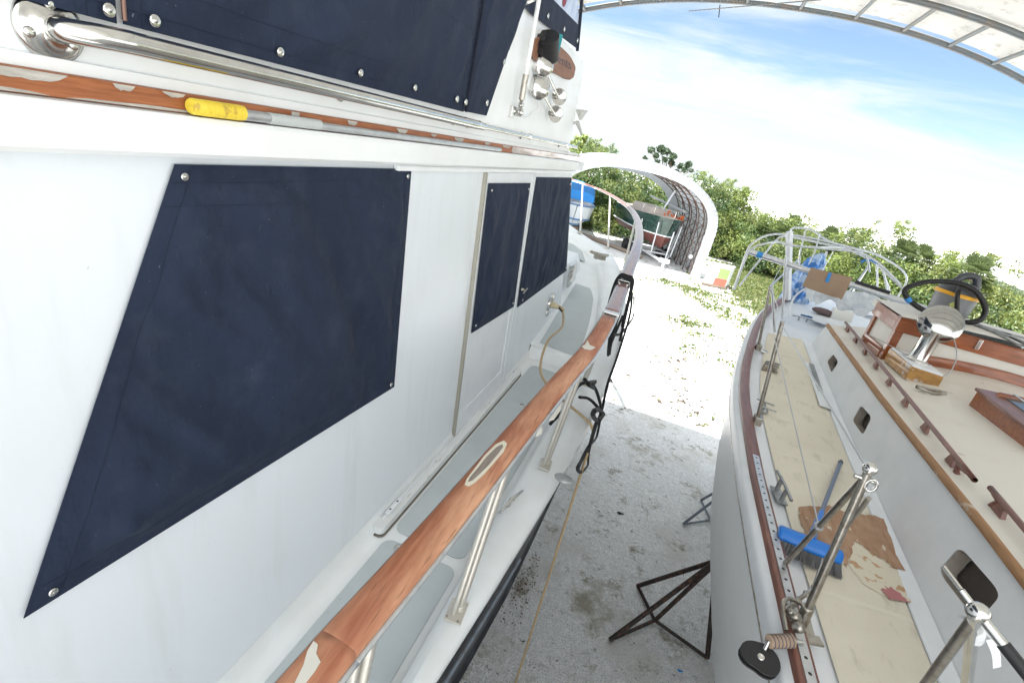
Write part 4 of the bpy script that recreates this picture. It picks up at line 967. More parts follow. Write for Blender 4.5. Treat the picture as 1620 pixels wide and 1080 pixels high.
# skylight hatch
h0 = onroof(1532, 640); h1 = onroof(1640, 722); 
hx0, hy1 = h0.x, h0.y; hy0 = h1.y; hz_ = roofz(hx0, hy1)-.01; hw = .8; hh = .11
dxh = (h1.x-h0.x)
def HP(u, v, z): return Vector((hx0+u+dxh*v, lerp(hy1, hy0, v), hz_+z))
m = MB(); m.hexa([HP(0, 1, 0), HP(hw, 1, 0), HP(hw, 0, 0), HP(0, 0, 0), HP(0, 1, hh), HP(hw, 1, hh+.06), HP(hw, 0, hh+.06), HP(0, 0, hh)])
hat = build('skylight', m, MAHOGV, sail, bev=.005)
m = MB(); m.hexa([HP(-.015, 1.01, hh), HP(hw, 1.01, hh+.062), HP(hw, -.015, hh+.062), HP(-.015, -.015, hh), HP(-.015, 1.01, hh+.02), HP(hw, 1.01, hh+.085), HP(hw, -.015, hh+.085), HP(-.015, -.015, hh+.02)]); build('skylight_frame', m, MAHOG, hat, bev=.005)
m = MB(); m.hexa([HP(.1, .9, hh+.028), HP(hw-.1, .9, hh+.085), HP(hw-.1, .12, hh+.085), HP(.1, .12, hh+.028), HP(.1, .9, hh+.033), HP(hw-.1, .9, hh+.09), HP(hw-.1, .12, hh+.09), HP(.1, .12, hh+.033)]); build('skylight_glass', m, mat('grey_glass', (.12, .14, .15), .1), hat)
for i in range(6): u = .14+i*.1; build('guard_bar', MB().tube([HP(u, .1, hh+.05+u*.085), HP(u, .95, hh+.05+u*.085)], .006, 8), STEEL, hat)
for v in (.06, .5): m = MB(); m.hexa([HP(.06, v+.06, hh+.022), HP(hw, v+.06, hh+.082), HP(hw, v, hh+.082), HP(.06, v, hh+.022), HP(.08, v+.05, hh+.05), HP(hw, v+.05, hh+.112), HP(hw, v+.01, hh+.112), HP(.08, v+.01, hh+.05)]); build('hatch_strip', m, MAHOGV, hat, bev=.006)
m = MB(); m.obox(onroof(1365, 728)+Vector((-.25, .05, -.28)), (1, 0, 0), (0, 1, 0), (0, 0, 1), .001, .001, .001)
# genoa track on the cap rail
tr = MB(); tys = np.linspace(at(1196, 722, Z=-1.39).y, -1.5, 30)
tr.loft([[spt(y, .020, .0345), spt(y, .020, .040), spt(y, .054, .040), spt(y, .054, .0345)] for y in tys], smooth=False)
trk = build('sheet_track', tr, ALU, sail)
for i in range(60):
    y = tys[0]-.03-i*.06
    if y < -1.3: break
    build('track_hole', MB().lathe(spt(y, .037, .0395), (0, 0, 1), [(.007, 0), (.006, .0012)], 8), BLACK, trk)
# perforated vent strip beside the cabin
m = MB(); va = at(1279, 583, Z=-1.42); vb2 = at(1302, 648, Z=-1.42); d = (vb2-va); d.z = 0; s_ = d.normalized().cross(Vector((0, 0, 1)))
for p in (va, vb2): p.z = dzat(p.x, p.y)+.006
m.obox((va+vb2)/2+Vector((0, 0, .004)), d, s_, (0, 0, 1), d.length/2+.05, .045, .003); vst = build('vent_strip', m, WHITEP, sail)
for i in range(22): c = lerp(va, vb2, (i+.5)/22); build('slot', MB().obox(c+Vector((0, 0, .009)), d, s_, (0, 0, 1), d.length/22*.28, .022, .0025), GALV, vst)
# stanchions -------------------------------------------------------------
def line3(p, q): return [Vector(p), Vector(q)]
def stan(bpx, tpx, zb, rad=.0135, ylean=None, xt=None, name='stanchion', m_=STEELD, parent=None):
    b0 = at(*bpx, Z=zb); t0 = at(*tpx, Y=b0.y+(ylean or 0)); o = build(name, MB().tube([b0, t0], rad, 12), m_, parent or sail); return b0, t0, o
b1, t1, s1 = stan((1268, 985), (1374, 745), -1.40)
m = MB(); br0 = at(1240, 893, Z=-1.40); m.tube([br0, t1+Vector((0, 0, -.02))], .011, 12); build('stanchion_brace', m, STEELD, sail)
m = MB(); m.ball(t1+Vector((.0, 0, .01)), .022, n=14); m.tube([t1+Vector((-.03, 0, -.03)), t1+Vector((.03, 0, -.03))], .008, 8)
for k in range(10):
    a = 2*math.pi*k/10; a2_ = 2*math.pi*(k+1)/10; c = t1+Vector((.022, -.01, -.04)); m.tube([c+Vector((.016*math.cos(a), 0, .022*math.sin(a))), c+Vector((.016*math.cos(a2_), 0, .022*math.sin(a2_)))], .005, 6)
build('stanchion_head', m, STEEL, s1)
m = MB(); m.lathe(b1+Vector((0, 0, -.01)), t1-b1, [(.021, 0), (.021, .09), (.015, .092)], 14); m.obox(b1+Vector((.0, -.0, -.005)), (1, 0, 0), (0, 1, 0), (0, 0, 1), .04, .05, .006); m.obox(b1+Vector((.03, -.06, .0)), (1, .3, 0), (-.3, 1, 0), (0, 0, 1), .03, .02, .005)
build('stanchion_base', m, STEELD, s1, bev=.003)
# gate wire with turnbuckle
m = MB(); w0 = t1+Vector((.03, -.02, -.08)); w1 = at(1303, 885, Z=-1.33); w2 = at(1288, 930, Z=-1.36); w3 = at(1250, 958, Z=-1.37); m.tube([w0, w1], .0045, 6); m.tube([w0, lerp(w0, w1, .22)], .008, 8); m.tube([w1, w2], .009, 8); m.tube([w2, w3, w3+Vector((-.03, -.05, .0))], .008, 8, smooth=3)
for k in range(4): c = lerp(w2, w3, k/3.); m.ball(c, .013, (1, 1.4, .7), 8)
build('gate_wire', m, STEELD, s1)
# shackles, pins around the base
for k, (px, py, rr) in enumerate(((1252, 975, .02), (1258, 992, .018), (1244, 968, .014))):
    m = MB(); c = at(px, py, Z=-1.36); m.lathe(c, (.4, -.4, .7), [(rr, 0), (rr, .02), (rr*.8, .03), (rr*.4, .033)], 14); build('deck_fastening', m, STEELD, sail)
m = MB(); c = at(1247, 972, Z=-1.37); m.tube([c+Vector((-.02, -.08, 0)), c+Vector((-.03, 0, .03)), c+Vector((0, .05, .03)), c+Vector((.05, .06, .02))], .008, 8, smooth=4); build('shackle', m, STEELD, sail)
# second nearer gate post pair
t2 = at(1547, 965, Y=.0+t1.y-.95) if False else None
zt2 = t1.z+.0
t2 = at(1547, 968, Z=zt2)
bb1 = Vector((t2.x-.33, t2.y-.28, -1.41)); bb1 = at(1400, 1170, Z=-1.41); bb2 = at(1520, 1165, Z=-1.41)
m = MB(); m.tube([bb1, t2], .0115, 12); s2o = build('stanchion', m, STEELD, sail)
m = MB(); m.tube([bb2, t2+Vector((.0, .0, -.015))], .0125, 12); build('stanchion_leg', m, STEEL, s2o)
m = MB(); m.ball(t2+Vector((0, 0, .0)), .023); m.tube([t2+Vector((-.03, .03, .02)), t2], .008, 8); m.tube([t2+Vector((-.055, .075, .035)), t2+Vector((-.03, .03, .02))], .006, 8); build('stanchion_head', m, STEEL, s2o)
m = MB(); e = at(1640, 1085, Z=t2.z-.06); m.tube([t2, lerp(t2, e, .45)], .011, 10); gw = build('gate_hook', m, STEEL, s2o)
m = MB(); m.tube([lerp(t2, e, .45), e], .0135, 10); build('hook_grip', m, BLACK, gw)
m = MB(); tdir = (t2-bb2).normalized(); c = bb2+tdir*((t2-bb2).length-.13)
for i in range(4): m.lathe(c+tdir*(.012*i), (tdir+Vector((.25*(-1)**i, .1, 0))).normalized(), [(.0155, -.008), (.018, -.006), (.0185, .006), (.0155, .008)], 16)
def ribbon(pts, w_):
    pts = cat(pts, 5); m.loft([[p-w_*.5, p+w_*.5] for p in pts])
    m.loft([[p+w_*.5-Vector((0, 0, .001)), p-w_*.5-Vector((0, 0, .001))] for p in pts])
ribbon([c+Vector((.01, -.02, .03)), c+Vector((-.03, -.01, .045)), c+Vector((-.055, .0, .04))], tdir*.016)
ribbon([c+Vector((.015, -.015, .02)), c+Vector((.03, -.03, .0)), c+Vector((.045, -.035, -.03))], Vector((.02, .012, .004)))
build('tape_wrap', m, mat('white_tape', (.8, .82, .84), .5), s2o)
# far stanchions
bA, tA, sA = stan((1197, 667), (1238, 508), -1.40)
bB, tB, sB = stan((1199, 551), (1219, 453), -1.38)
for b_, o in ((bA, sA), (bB, sB)):
    m = MB(); m.obox(b_+Vector((0, 0, .015)), (1, 0, 0), (0, 1, 0), (0, 0, 1), .025, .035, .03); build('stanchion_base', m, STEELD, o, bev=.004)
m = MB(); m.tube([tA+Vector((0, 0, -.02)), t1+Vector((0, 0, .0))], .0035, 6); build('lifeline', m, WIRE, sail)
m = MB(); clp = lerp(br0, t1, .48); m.tube([tA+Vector((-.0, 0, -.12)), clp], .0035, 6); m.ball(clp, .018, n=10); build('lifeline', m, WIRE, sail)
for pts in ([tA, tB], [tB, at(1247, 400, Y=8.0)]):
    m = MB(); m.tube(pts, .0035, 6); build('lifeline', m, WIRE, sail)
# pushpit posts
for bpx, tpx, z in (((1238, 505), (1243, 408), -1.36), ((1261, 466), (1266, 395), -1.33), ((1226, 525), (1221, 452), -1.37), ((1345, 468), (1375, 420), -1.3)):
    b_, t_, o = stan(bpx, tpx, z, name='pulpit_post', m_=ALU)
m = MB(); m.tube([at(1219, 453, Y=6.2), at(1243, 430, Y=7.3), at(1262, 412, Y=8.3)], .013, 8, smooth=4); build('pulpit_rail', m, ALU, sail)
# cleats, winch base
def cleat(c, d, L_, h, matr, sc=1):
    d = Vector(d).normalized(); m = MB(); m.tube([c-d*L_+Vector((0, 0, h)), c+Vector((0, 0, h*1.1)), c+d*L_+Vector((0, 0, h))], [.007*sc, .014*sc, .007*sc], 8, smooth=3)
    for s in (-.35, .35): m.tube([c+d*L_*s, c+d*L_*s+Vector((0, 0, h))], .010*sc, 8)
    m.obox(c+Vector((0, 0, .003)), d, Vector((0, 0, 1)).cross(d), (0, 0, 1), L_*.55, .022*sc, .003); return m
build('cleat', cleat(at(1216, 778, Z=-1.43)+Vector((.05, 0, 0)), (.12, -1, 0), .13, .07, GALV, 1.2), GALV, sail)
build('cleat', cleat(at(1268, 510, Z=-1.38), (1, .2, 0), .14, .06, GALV), GALV, sail)
m = MB(); c = at(1214, 583, Z=-1.42)
for i in range(3): m.obox(c+Vector((0.0+.02*i, .07*(i-1), .025)), (1, .2, 0), (-.2, 1, 0), (0, 0, 1), .06, .012, .03)
m.tube([c+Vector((.05, -.12, .03)), c+Vector((.05, .12, .03))], .012, 8); build('chock', m, STEELD, sail, bev=.004)
m = MB(); c = at(1209, 556, Z=-1.41); m.lathe(c, (0, 0, 1), [(.045, 0), (.04, .006), (.01, .008)], 16); build('deck_cap', m, STEEL, sail)
for px, py in ((1206, 640), (1209, 650)):
    m = MB(); c = at(px, py, Z=-1.42); m.tube([c+Vector((-.05, 0, .03)), c+Vector((.07, -.02, .03))], .007, 8); m.lathe(c, (0, 0, 1), [(.03, 0), (.02, .015), (.008, .03)], 12); build('cleat', m, GALV, sail)
m = MB(); c = at(1282, 578, n=CNn, d=cD); c = at(1361, 733, n=CNn, d=cD); m.lathe(c, CNn, [(.018, 0), (.018, .012), (.008, .014)], 14); m.obox(c+Vector((-.0, 0, .0)), CNn, (0, 1, 0), (0, 0, 1), .006, .02, .018); build('deck_eye', m, BLACK, sail)
# bow / stern strut pair already; block and seized eye
snat = thing('snatch_block', at(1200, 1040, Z=-1.45), 'black snatch block hanging over the toe rail at the foot of the gate stanchion', 'block')
bc = at(1203, 1040, Z=-1.43); bn_ = (-bc).normalized(); bn_ = Vector((-.15, -.35, .9)).normalized()
uu = bn_.cross(Vector((0, 1, 0))).normalized(); vv_ = bn_.cross(uu)
def disc(c, r, n=24, sq=1.0): return [c+uu*r*math.cos(t)+vv_*r*sq*math.sin(t) for t in np.linspace(0, 2*math.pi, n+1)[:-1]]
shape = []
for t in np.linspace(0, 2*math.pi, 29)[:-1]:
    r = .054*(1+.18*math.cos(2*t+.6)+.06*math.cos(3*t)); shape.append(bc+uu*r*math.cos(t)+vv_*r*math.sin(t))
m = MB(); m.slab(shape, bn_, .010); m.slab([p-bn_*.028 for p in shape], bn_, .010); build('cheek', m, BLACK, snat, bev=.003)
m = MB(); m.lathe(bc-bn_*.03, bn_, [(.03, 0), (.024, .01), (.03, .02), (.028, .03)], 18); build('sheave', m, BLACK, snat)
m = MB(); m.lathe(bc+bn_*.009, bn_, [(.012, 0), (.012, .003), (.006, .004), (.005, .002)], 16); build('axle', m, STEEL, snat)
e1_ = at(1216, 1014, Z=-1.385); e2_ = at(1254, 1013, Z=-1.375)
m = MB(); m.tube([bc+(e1_-bc)*.5, e1_], .008, 8); m.tube([e2_, e2_+Vector((.035, .01, 0))], .008, 8); build('shackle', m, STEEL, snat)
m = MB(); d = (e2_-e1_); 
m.tube([e1_, e2_], .021, 14)
for i in range(13): c = lerp(e1_, e2_, (i+.5)/13); m.tube([c-d.normalized()*.0012, c+d.normalized()*.0012], .0235, 14, mi=i % 2)
build('whipping', m, [mat('tan_whipping', (.42, .31, .23), .8), mat('dark_whipping', (.13, .13, .15), .8)], snat)

# broom --------------------------------------------------------------------
broom = thing('broom', at(1285, 880, Z=-1.43), 'blue push broom with grey bristles lying on the cream side deck', 'broom')
hL = at(1232, 838, Z=-1.36); hR = at(1333, 880, Z=-1.36); dB = (hR-hL).normalized(); nB = Vector((0, 0, 1)); fB = dB.cross(nB).normalized()
if fB.y > 0: fB = -fB   # toward viewer
hc = (hL+hR)/2; hw_ = (hR-hL).length/2
prof = [(-.035, -.004), (-.032, .012), (-.01, .022), (.015, .016), (.035, -.008), (.038, -.02), (.03, -.022), (0, -.006), (-.03, -.012), (-.035, -.004)]
rows = []
for s, k in ((-1, .6), (-.97, .85), (-.9, 1), (-.5, 1), (0, 1.08), (.5, 1), (.9, 1), (.97, .85), (1, .6)):
    rows.append([hc+dB*hw_*s+fB*a*k+nB*b*k for a, b in prof])
m = MB().loft(rows)
for r_ in (rows[0], rows[-1]): m.add(r_[:-1], [tuple(range(len(r_)-1))])
build('broom_head', m, BLUEPL, broom, recalc=True)
m = MB(); rb = random.Random(9)
for i in range(620):
    s = rb.uniform(-1, 1)*.96; q1 = hc+dB*hw_*s+fB*rb.uniform(-.02, .03)+nB*-.006
    q2 = hc+dB*hw_*(s*1.10)+fB*(rb.uniform(.03, .085))+nB*(-.062+rb.uniform(0, .01))
    t_ = Vector((rb.uniform(-1, 1), rb.uniform(-1, 1), 0)).normalized()*.0018; m.add([q1-t_, q1+t_, q2+t_*1.3, q2-t_*1.3], [(0, 1, 2, 3)])
m.hexa([hc+dB*hw_*s*.97+fB*a+nB*-.008 for s, a in ((-1, -.025), (1, -.025), (1, .025), (-1, .025))][::-1]+[hc+dB*hw_*s*1.06+fB*a+nB*-.06 for s, a in ((-1, .02), (1, .02), (1, .07), (-1, .07))][::-1])
build('bristles', m, BRIST, broom)
hs = hc+fB*-.01+nB*.012; htip = at(1331, 728, Z=-1.40)
m = MB(); m.tube([hs, lerp(hs, htip, .28)], [.019, .012], 12); build('socket', m, BLUEPL, broom)
m = MB(); m.tube([lerp(hs, htip, .22), lerp(hs, htip, .97)], .0105, 12); hd = build('handle', m, BLUEGR, broom)
m = MB(); m.tube([lerp(hs, htip, .95), lerp(hs, htip, .97), htip], [.0125, .014, .007], 12); build('handle_tip', m, VACD, hd)

# vacuum on the doghouse roof --------------------------------------------
vb0 = at(1508, 512, Y=5.15); vz = gtop+.035; vc = at(1505, 506, Z=vz-.0) ; vc = Vector((vc.x, 5.1, vz)); vc.x = ray(1490, 507).x/ray(1490, 507).y*5.1
vac = thing('shop_vacuum', vc, 'grey shop vacuum with yellow band standing on the doghouse roof of the sailing yacht', 'vacuum cleaner')
m = MB(); m.lathe(vc, (0, 0, 1), [(.12, 0), (.132, .01), (.142, .10), (.147, .19), (.15, .20)], 28); build('tank', m, VACG, vac)
m = MB(); m.lathe(vc+Vector((0, 0, .195)), (0, 0, 1), [(.158, 0), (.160, .02), (.152, .028)], 28); build('clamp_band', m, YELP, vac)
m = MB(); m.lathe(vc+Vector((0, 0, .22)), (0, 0, 1), [(.14, 0), (.138, .03), (.12, .07), (.08, .09), (0, .095)], 28); m.tube([vc+Vector((-.06, 0, .3)), vc+Vector((-.02, 0, .36)), vc+Vector((.06, 0, .37)), vc+Vector((.10, 0, .29))], .028, 10, smooth=4)
for i in range(6): m.box(vc.x+.05, vc.x+.13, vc.y-.152+.002*i, vc.y-.14, vc.z+.225+i*.009, vc.z+.229+i*.009)
build('motor_head', m, VACD, vac)
m = MB(); m.slab([vc+Vector((-.05+.04*math.cos(t), -.163, .13+.028*math.sin(t))) for t in np.linspace(0, 2*math.pi, 7)[:-1]], (0, -1, 0), .004); build('badge', m, mat('vac_badge', (.6, .62, .2), .5), vac)
m = MB(); HY = vc.y-.2
hpx = [(1515, 512, 0), (1513, 490, -.02), (1514, 465, -.03), (1520, 452, 0.02)]
hloop = [at(x, y, Y=HY+o) for x, y, o in [(1514, 512, 0), (1514, 490, 0), (1515, 465, 0), (1518, 452, .12)]]
m.tube(hloop, .017, 10, smooth=5)
hl2 = [at(x, y, Y=HY+o) for x, y, o in [(1470, 495, .0), (1450, 484, -.02), (1436, 472, -.03), (1431, 460, -.02), (1442, 452, 0), (1465, 446, .02), (1490, 445, .02), (1520, 449, 0), (1542, 460, 0), (1555, 477, 0), (1559, 492, 0), (1552, 505, .0), (1540, 509, .0), (1526, 510, .02)]]
m.tube(hl2, .019, 10, smooth=6)
hl3 = [at(x, y, Y=HY+o) for x, y, o in [(1470, 495, 0), (1490, 502, 0), (1510, 508, .0)]]
m.tube(hl3, .02, 10, smooth=3)
for pts in (hl2,):
    cp = cat(pts, 14)
    for i in range(0, len(cp)-1, 1):
        d_ = (cp[i+1]-cp[i]).normalized()*.003
        if i % 2 == 0: m.tube([cp[i]-d_, cp[i]+d_], .0215, 8)
build('vacuum_hose', m, HOSE, label='black ribbed vacuum hose looped round the shop vacuum', cat='hose')
m = MB(); c = at(1437, 474, Y=HY-.03); d_ = (hl2[1]-hl2[3]).normalized(); m.tube([c-d_*.02, c+d_*.02], .0235, 10); build('hose_tape', m, TAPE, bpy.data.objects['vacuum_hose'])
m = MB(); rc = random.Random(4)
for i in range(7):
    a = at(1535+rc.uniform(-8, 8), 513+rc.uniform(-3, 4), Z=gtop+.05); b = at(1622+rc.uniform(-10, 20), 545+rc.uniform(-10, 6), Z=gtop+.055)
    a.y = min(a.y, 5.1); b.y = min(b.y, 5.1)
    mid = lerp(a, b, .5)+Vector((rc.uniform(-.05, .05), rc.uniform(-.1, .1), .01)); m.tube([a, mid, b], .006 if i % 2 else .009, 6, smooth=5, mi=i % 2)
build('cord_tangle', m, [GALV, HOSE], label='tangle of cords and wands lying on the doghouse roof right of the vacuum', cat='cords')

# boom tube across the far end, bimini frame --------------------------------
m = MB(); a = at(1186, 398, Y=7.0); b = at(1475, 492, Y=6.6); m.tube([a, b], .035, 12); pl_ = build('spar', m, ALU, label='long grey aluminium spar resting across the far end of the sailing yacht', cat='spar')
m = MB(); m.tube([lerp(a, b, .045), lerp(a, b, .08)], .039, 12); build('tape_band', m, TAPE, pl_)
m = MB(); m.tube([lerp(a, b, .6)+Vector((0, 0, .045)), lerp(a, b, .78)+Vector((0, 0, .045))], .022, 8); build('sail_track', m, BLACK, pl_)
bim = thing('bimini_frame', at(1230, 460, Y=7.5), 'bare bent tube bimini frame standing over the far end of the sailing yacht', 'bimini frame')
def bt(pix, r=.0135, sm=6, name='bow_tube', mt=ALU):
    build(name, MB().tube([at(x, y, Y=Y) for x, y, Y in pix], r, 8, smooth=sm), mt, bim)
bt([(1160, 458, 7.6), (1172, 425, 7.6), (1180, 402, 7.6), (1190, 385, 7.6), (1215, 372, 7.7), (1245, 371, 7.8), (1290, 378, 7.8), (1330, 388, 7.8), (1360, 397, 7.8), (1372, 410, 7.8), (1376, 430, 7.8)])
bt([(1170, 452, 8.0), (1195, 420, 8.0), (1213, 398, 8.0), (1228, 380, 8.0), (1245, 374, 8.0), (1300, 385, 8.1), (1350, 398, 8.1), (1392, 422, 8.1), (1402, 450, 8.1), (1404, 470, 8.1)])
bt([(1162, 458, 7.4), (1178, 412, 7.4), (1190, 393, 7.4), (1212, 385, 7.4), (1232, 383, 7.5), (1250, 388, 7.5), (1310, 394, 7.5), (1360, 400, 7.5), (1392, 418, 7.5), (1425, 450, 7.5)])
bt([(1247, 372, 8.3), (1253, 362, 8.3), (1262, 360, 8.3), (1285, 364, 8.3), (1310, 381, 8.3), (1345, 391, 8.2), (1385, 402, 8.2), (1418, 420, 8.2), (1433, 435, 8.2), (1433, 448, 8.2), (1420, 470, 8.1)])
bt([(1232, 383, 7.5), (1270, 390, 7.6), (1330, 391, 7.9), (1350, 393, 8.0)], .012)
bt([(1275, 362, 8.3), (1267, 395, 8.1), (1262, 425, 8.0)], .011, 3); bt([(1297, 370, 8.3), (1290, 395, 8.1), (1280, 420, 8.0)], .011, 3)
bt([(1308, 398, 8.2), (1302, 415, 8.1), (1296, 428, 8.0)], .016, 2, 'strut'); bt([(1375, 420, 8), (1355, 447, 7.8), (1335, 470, 7.6)], .012, 2, 'strut')
bt([(1387, 420, 8.1), (1388, 450, 8.1), (1385, 485, 8.1)], .014, 3, 'strut', WHITEP); bt([(1400, 440, 8.1), (1407, 460, 8.1), (1404, 485, 8.1)], .014, 3, 'strut', WHITEP)
bt([(1387, 418, 7.5), (1410, 440, 7.3), (1430, 458, 7.2)], .012, 2, 'strut')
m = MB(); c = at(1376, 415, Y=7.9); rj = random.Random(6)
rows = []
for i in range(7):
    a_ = i/6*math.pi*1.0; rows.append([c+Vector((.11*math.cos(a_)+.03*(j % 2), .03*j-.05, .07*math.sin(a_)*(1 if j % 2 else .7)+rj.uniform(-.02, .02)-.03)) for j in range(4)])
m.loft(rows, smooth=False); build('tied_cloth', m, mat('blue_cloth', (.01, .16, .45), .7), bim)
# white post + tarp bundle
m = MB(); m.tube([at(1246, 474, Y=7.7), at(1249, 366, Y=7.7)], .045, 4)
build('white_post', m, WHITEP, label='white post standing beside the blue tarp bundle at the far end of the sailing yacht', cat='post', bev=.004)
tb = at(1256, 470, Y=8.2); m = MB(); rows = []; rt = random.Random(8)
def rag(i, n): return 1+.16*math.sin(i*2.4)+.10*math.sin(i*5.1+1)
for k, (z, r) in enumerate(((-1.45, .16), (-1.38, .20), (-1.2, .21), (-1.0, .18), (-.85, .16), (-.72, .13), (-.64, .07), (-.60, .01))):
    rows.append([Vector((tb.x+.02+(k-3)*.016+.82*r*rag(i, 22)*math.cos(2*math.pi*i/22)+rt.uniform(-.01, .01), 8.1+r*rag(i, 22)*math.sin(2*math.pi*i/22), z+rt.uniform(-.02, .02))) for i in range(22)]); rows[-1].append(rows[-1][0])
build('tarp_bundle', m.loft(rows), TARP, label='crumpled blue and white tarp bundle tied upright behind the cardboard', cat='tarp', base=(tb.x, 8.1, -1.45))
# cardboard with tape
Yc = 6.5; cb = [at(x, y, Y=Yc) for x, y in ((1283, 423), (1349, 439), (1331, 474), (1269, 453))]
m = MB(); m.slab(cb, (0, -1, .1), .008); cbo = build('cardboard_sheet', m, CARD, label='brown cardboard sheet with a strip of blue tape propped at the far deck end', cat='cardboard')
m = MB(); m.slab([at(x, y, Y=Yc-.012) for x, y in ((1311, 431), (1316, 432), (1311, 447), (1305, 445))], (0, -1, .1), .002); build('tape', m, TAPE, cbo)
# plastic sheet
m = MB(); rows = []
ps = [[(1272, 460), (1292, 448), (1305, 452), (1325, 458), (1352, 464), (1388, 477)], [(1280, 472), (1298, 466), (1312, 476), (1332, 480), (1358, 485), (1393, 493)], [(1298, 482), (1312, 480), (1326, 486), (1342, 492), (1356, 500), (1362, 503)]]
for j, r_ in enumerate(ps): rows.append([at(x, y, Y=7.0-.35*j)+Vector((0, 0, .02*((i*7+j*3) % 3))) for i, (x, y) in enumerate(r_)])
fine = []
for j in range(13):
    t = j/12*2; k = min(int(t), 1); f_ = t-k; row = [lerp(rows[k][i], rows[k+1][i], f_) for i in range(6)]; row = cat(row, 5)
    fine.append([p+Vector((0, 0, .08*noise.noise(p*7)+.03*noise.noise(p*17))) for p in row])
build('plastic_sheet', m.loft(fine), PLAST, label='crumpled clear plastic sheet draped over the far end of the deck', cat='plastic sheet')
m = MB(); c = at(1330, 501, Z=-1.28); d_ = Vector((1, -.15, 0)).normalized(); m.lathe(c, d_, [(.0, -.12), (.095, -.12), (.10, -.10), (.108, .11), (.112, .115), (.10, .12)], 24); build('bucket', m, BUCKET, label='white plastic bucket lying on its side ahead of the coachroof', cat='bucket')
rz = random.Random(12)
def litter(px, py, w_, h_, rot, mt, nm, lab, ct, z=-1.30, th=.004):
    c = at(px, py, Z=z); 
    c.z = dzat(min(c.x, SX), min(c.y, 9.2))+.012
    u_ = Vector((math.cos(rot), math.sin(rot), 0)); v_ = Vector((-u_.y, u_.x, 0))
    m = MB(); k = 6; rows = [[c+u_*w_*(i/k-.5)+v_*h_*(j/k-.5)+Vector((0, 0, .006+.012*noise.noise(Vector((i*.7, j*.7, px))))) for i in range(k+1)] for j in range(k+1)]
    m.loft(rows); build(nm, m, mt, label=lab, cat=ct)
PAPER = mat('white_paper', (.75, .76, .76), .7)
litter(1320, 515, .5, .28, -.2, PAPER, 'paper_sheet', 'white paper sheet lying on the deck in front of the bucket', 'paper')
litter(1380, 505, .45, .3, .3, PAPER, 'paper_sheet', 'white paper sheet with a pencil on it, right of the bucket', 'paper')
m = MB(); c = at(1278, 503, Z=-1.33); 
for i in range(4): a = c+Vector((rz.uniform(-.1, .1), rz.uniform(-.08, .08), .02)); m.tube([a, a+Vector((rz.uniform(.1, .2), rz.uniform(-.08, .02), .0))], .011, 6)
build('blue_brush_set', m, mat('blue_tools', (.03, .12, .3), .5), label='small heap of blue handled tools lying left of the bucket', cat='tools')
m = MB(); c = at(1300, 497, Z=-1.32); m.ball(c+Vector((0, 0, .04)), .11, (1.3, .8, .4)); m.ball(c+Vector((.12, -.05, .03)), .07, (1.2, .8, .5)); build('dark_rag', m, mat('dark_rag', (.14, .10, .10), .9, bump=(40, .8, .02)), label='crumpled dark rag lying against the left end of the bucket', cat='rag')
m = MB(); c = at(1383, 506, Z=-1.30); c.z = -1.26; m.tube([c+Vector((-.1, .03, 0)), c+Vector((.12, -.03, 0))], .006, 6); build('pencil', m, mat('ink_blue', (.03, .04, .15), .4), label='dark pencil lying on the right hand paper sheet', cat='pencil')
m = MB(); a = at(1318, 398, Y=7.6); b = at(1290, 452, Y=7.0); c2_ = at(1302, 470, Y=6.9); m.tube([a, b, c2_], .006, 6, smooth=3); m.tube([b, at(1268, 460, Y=7.0), at(1254, 475, Y=7.0), at(1248, 500, Y=6.6)], .012, 6, smooth=4); build('white_line', m, WHITEP, label='white line knotted in front of the cardboard sheet and hanging from the frame', cat='line')

# jack stands ---------------------------------------------------------------
def jack(feet, hub, apex, padp, matr, label, r=.022):
    root_ = thing('jack_stand', (apex.x, apex.y, GZ), label, 'jack stand', 'jack stands under the sailing yacht')
    f = [Vector((x, y, GZ+.02)) for x, y in feet]; h = Vector((hub[0], hub[1], GZ+.04))
    for q_ in f: build('leg', MB().tube([q_, apex], r, 8), matr, root_)
    build('leg', MB().tube([h, apex-Vector((0, 0, .04))], r*.9, 8), matr, root_)
    for q_ in f: build('base_spoke', MB().tube([q_, h], r*.75, 7), matr, root_)
    build('screw_post', MB().tube([apex-Vector((0, 0, .1)), padp], .02, 8), matr, root_)
    d_ = Vector((-.75, 0, -.65)); m = MB(); m.obox(padp, (0, 1, 0), Vector((.65, 0, -.75)), d_, .12, .12, .02); build('pad', m, mat('plywood', (.4, .27, .14), .8), root_)
    return root_
jack([(.72, 4.14), (.93, 5.03), (1.74, 4.46)], (1.16, 4.62), Vector((1.50, 4.76, -3.60)), Vector((1.64, 4.78, -3.16)), RUSTB, 'rusty black jack stand with splayed legs, nearer of two under the sailing yacht hull', .026)
jack([(1.45, 6.55), (1.72, 7.32), (2.2, 6.75)], (1.85, 6.87), Vector((2.1, 6.98, -3.62)), Vector((2.25, 7.0, -3.2)), BLUESTL, 'blue grey steel jack stand, farther of the two beneath the sailing yacht hull', .02)
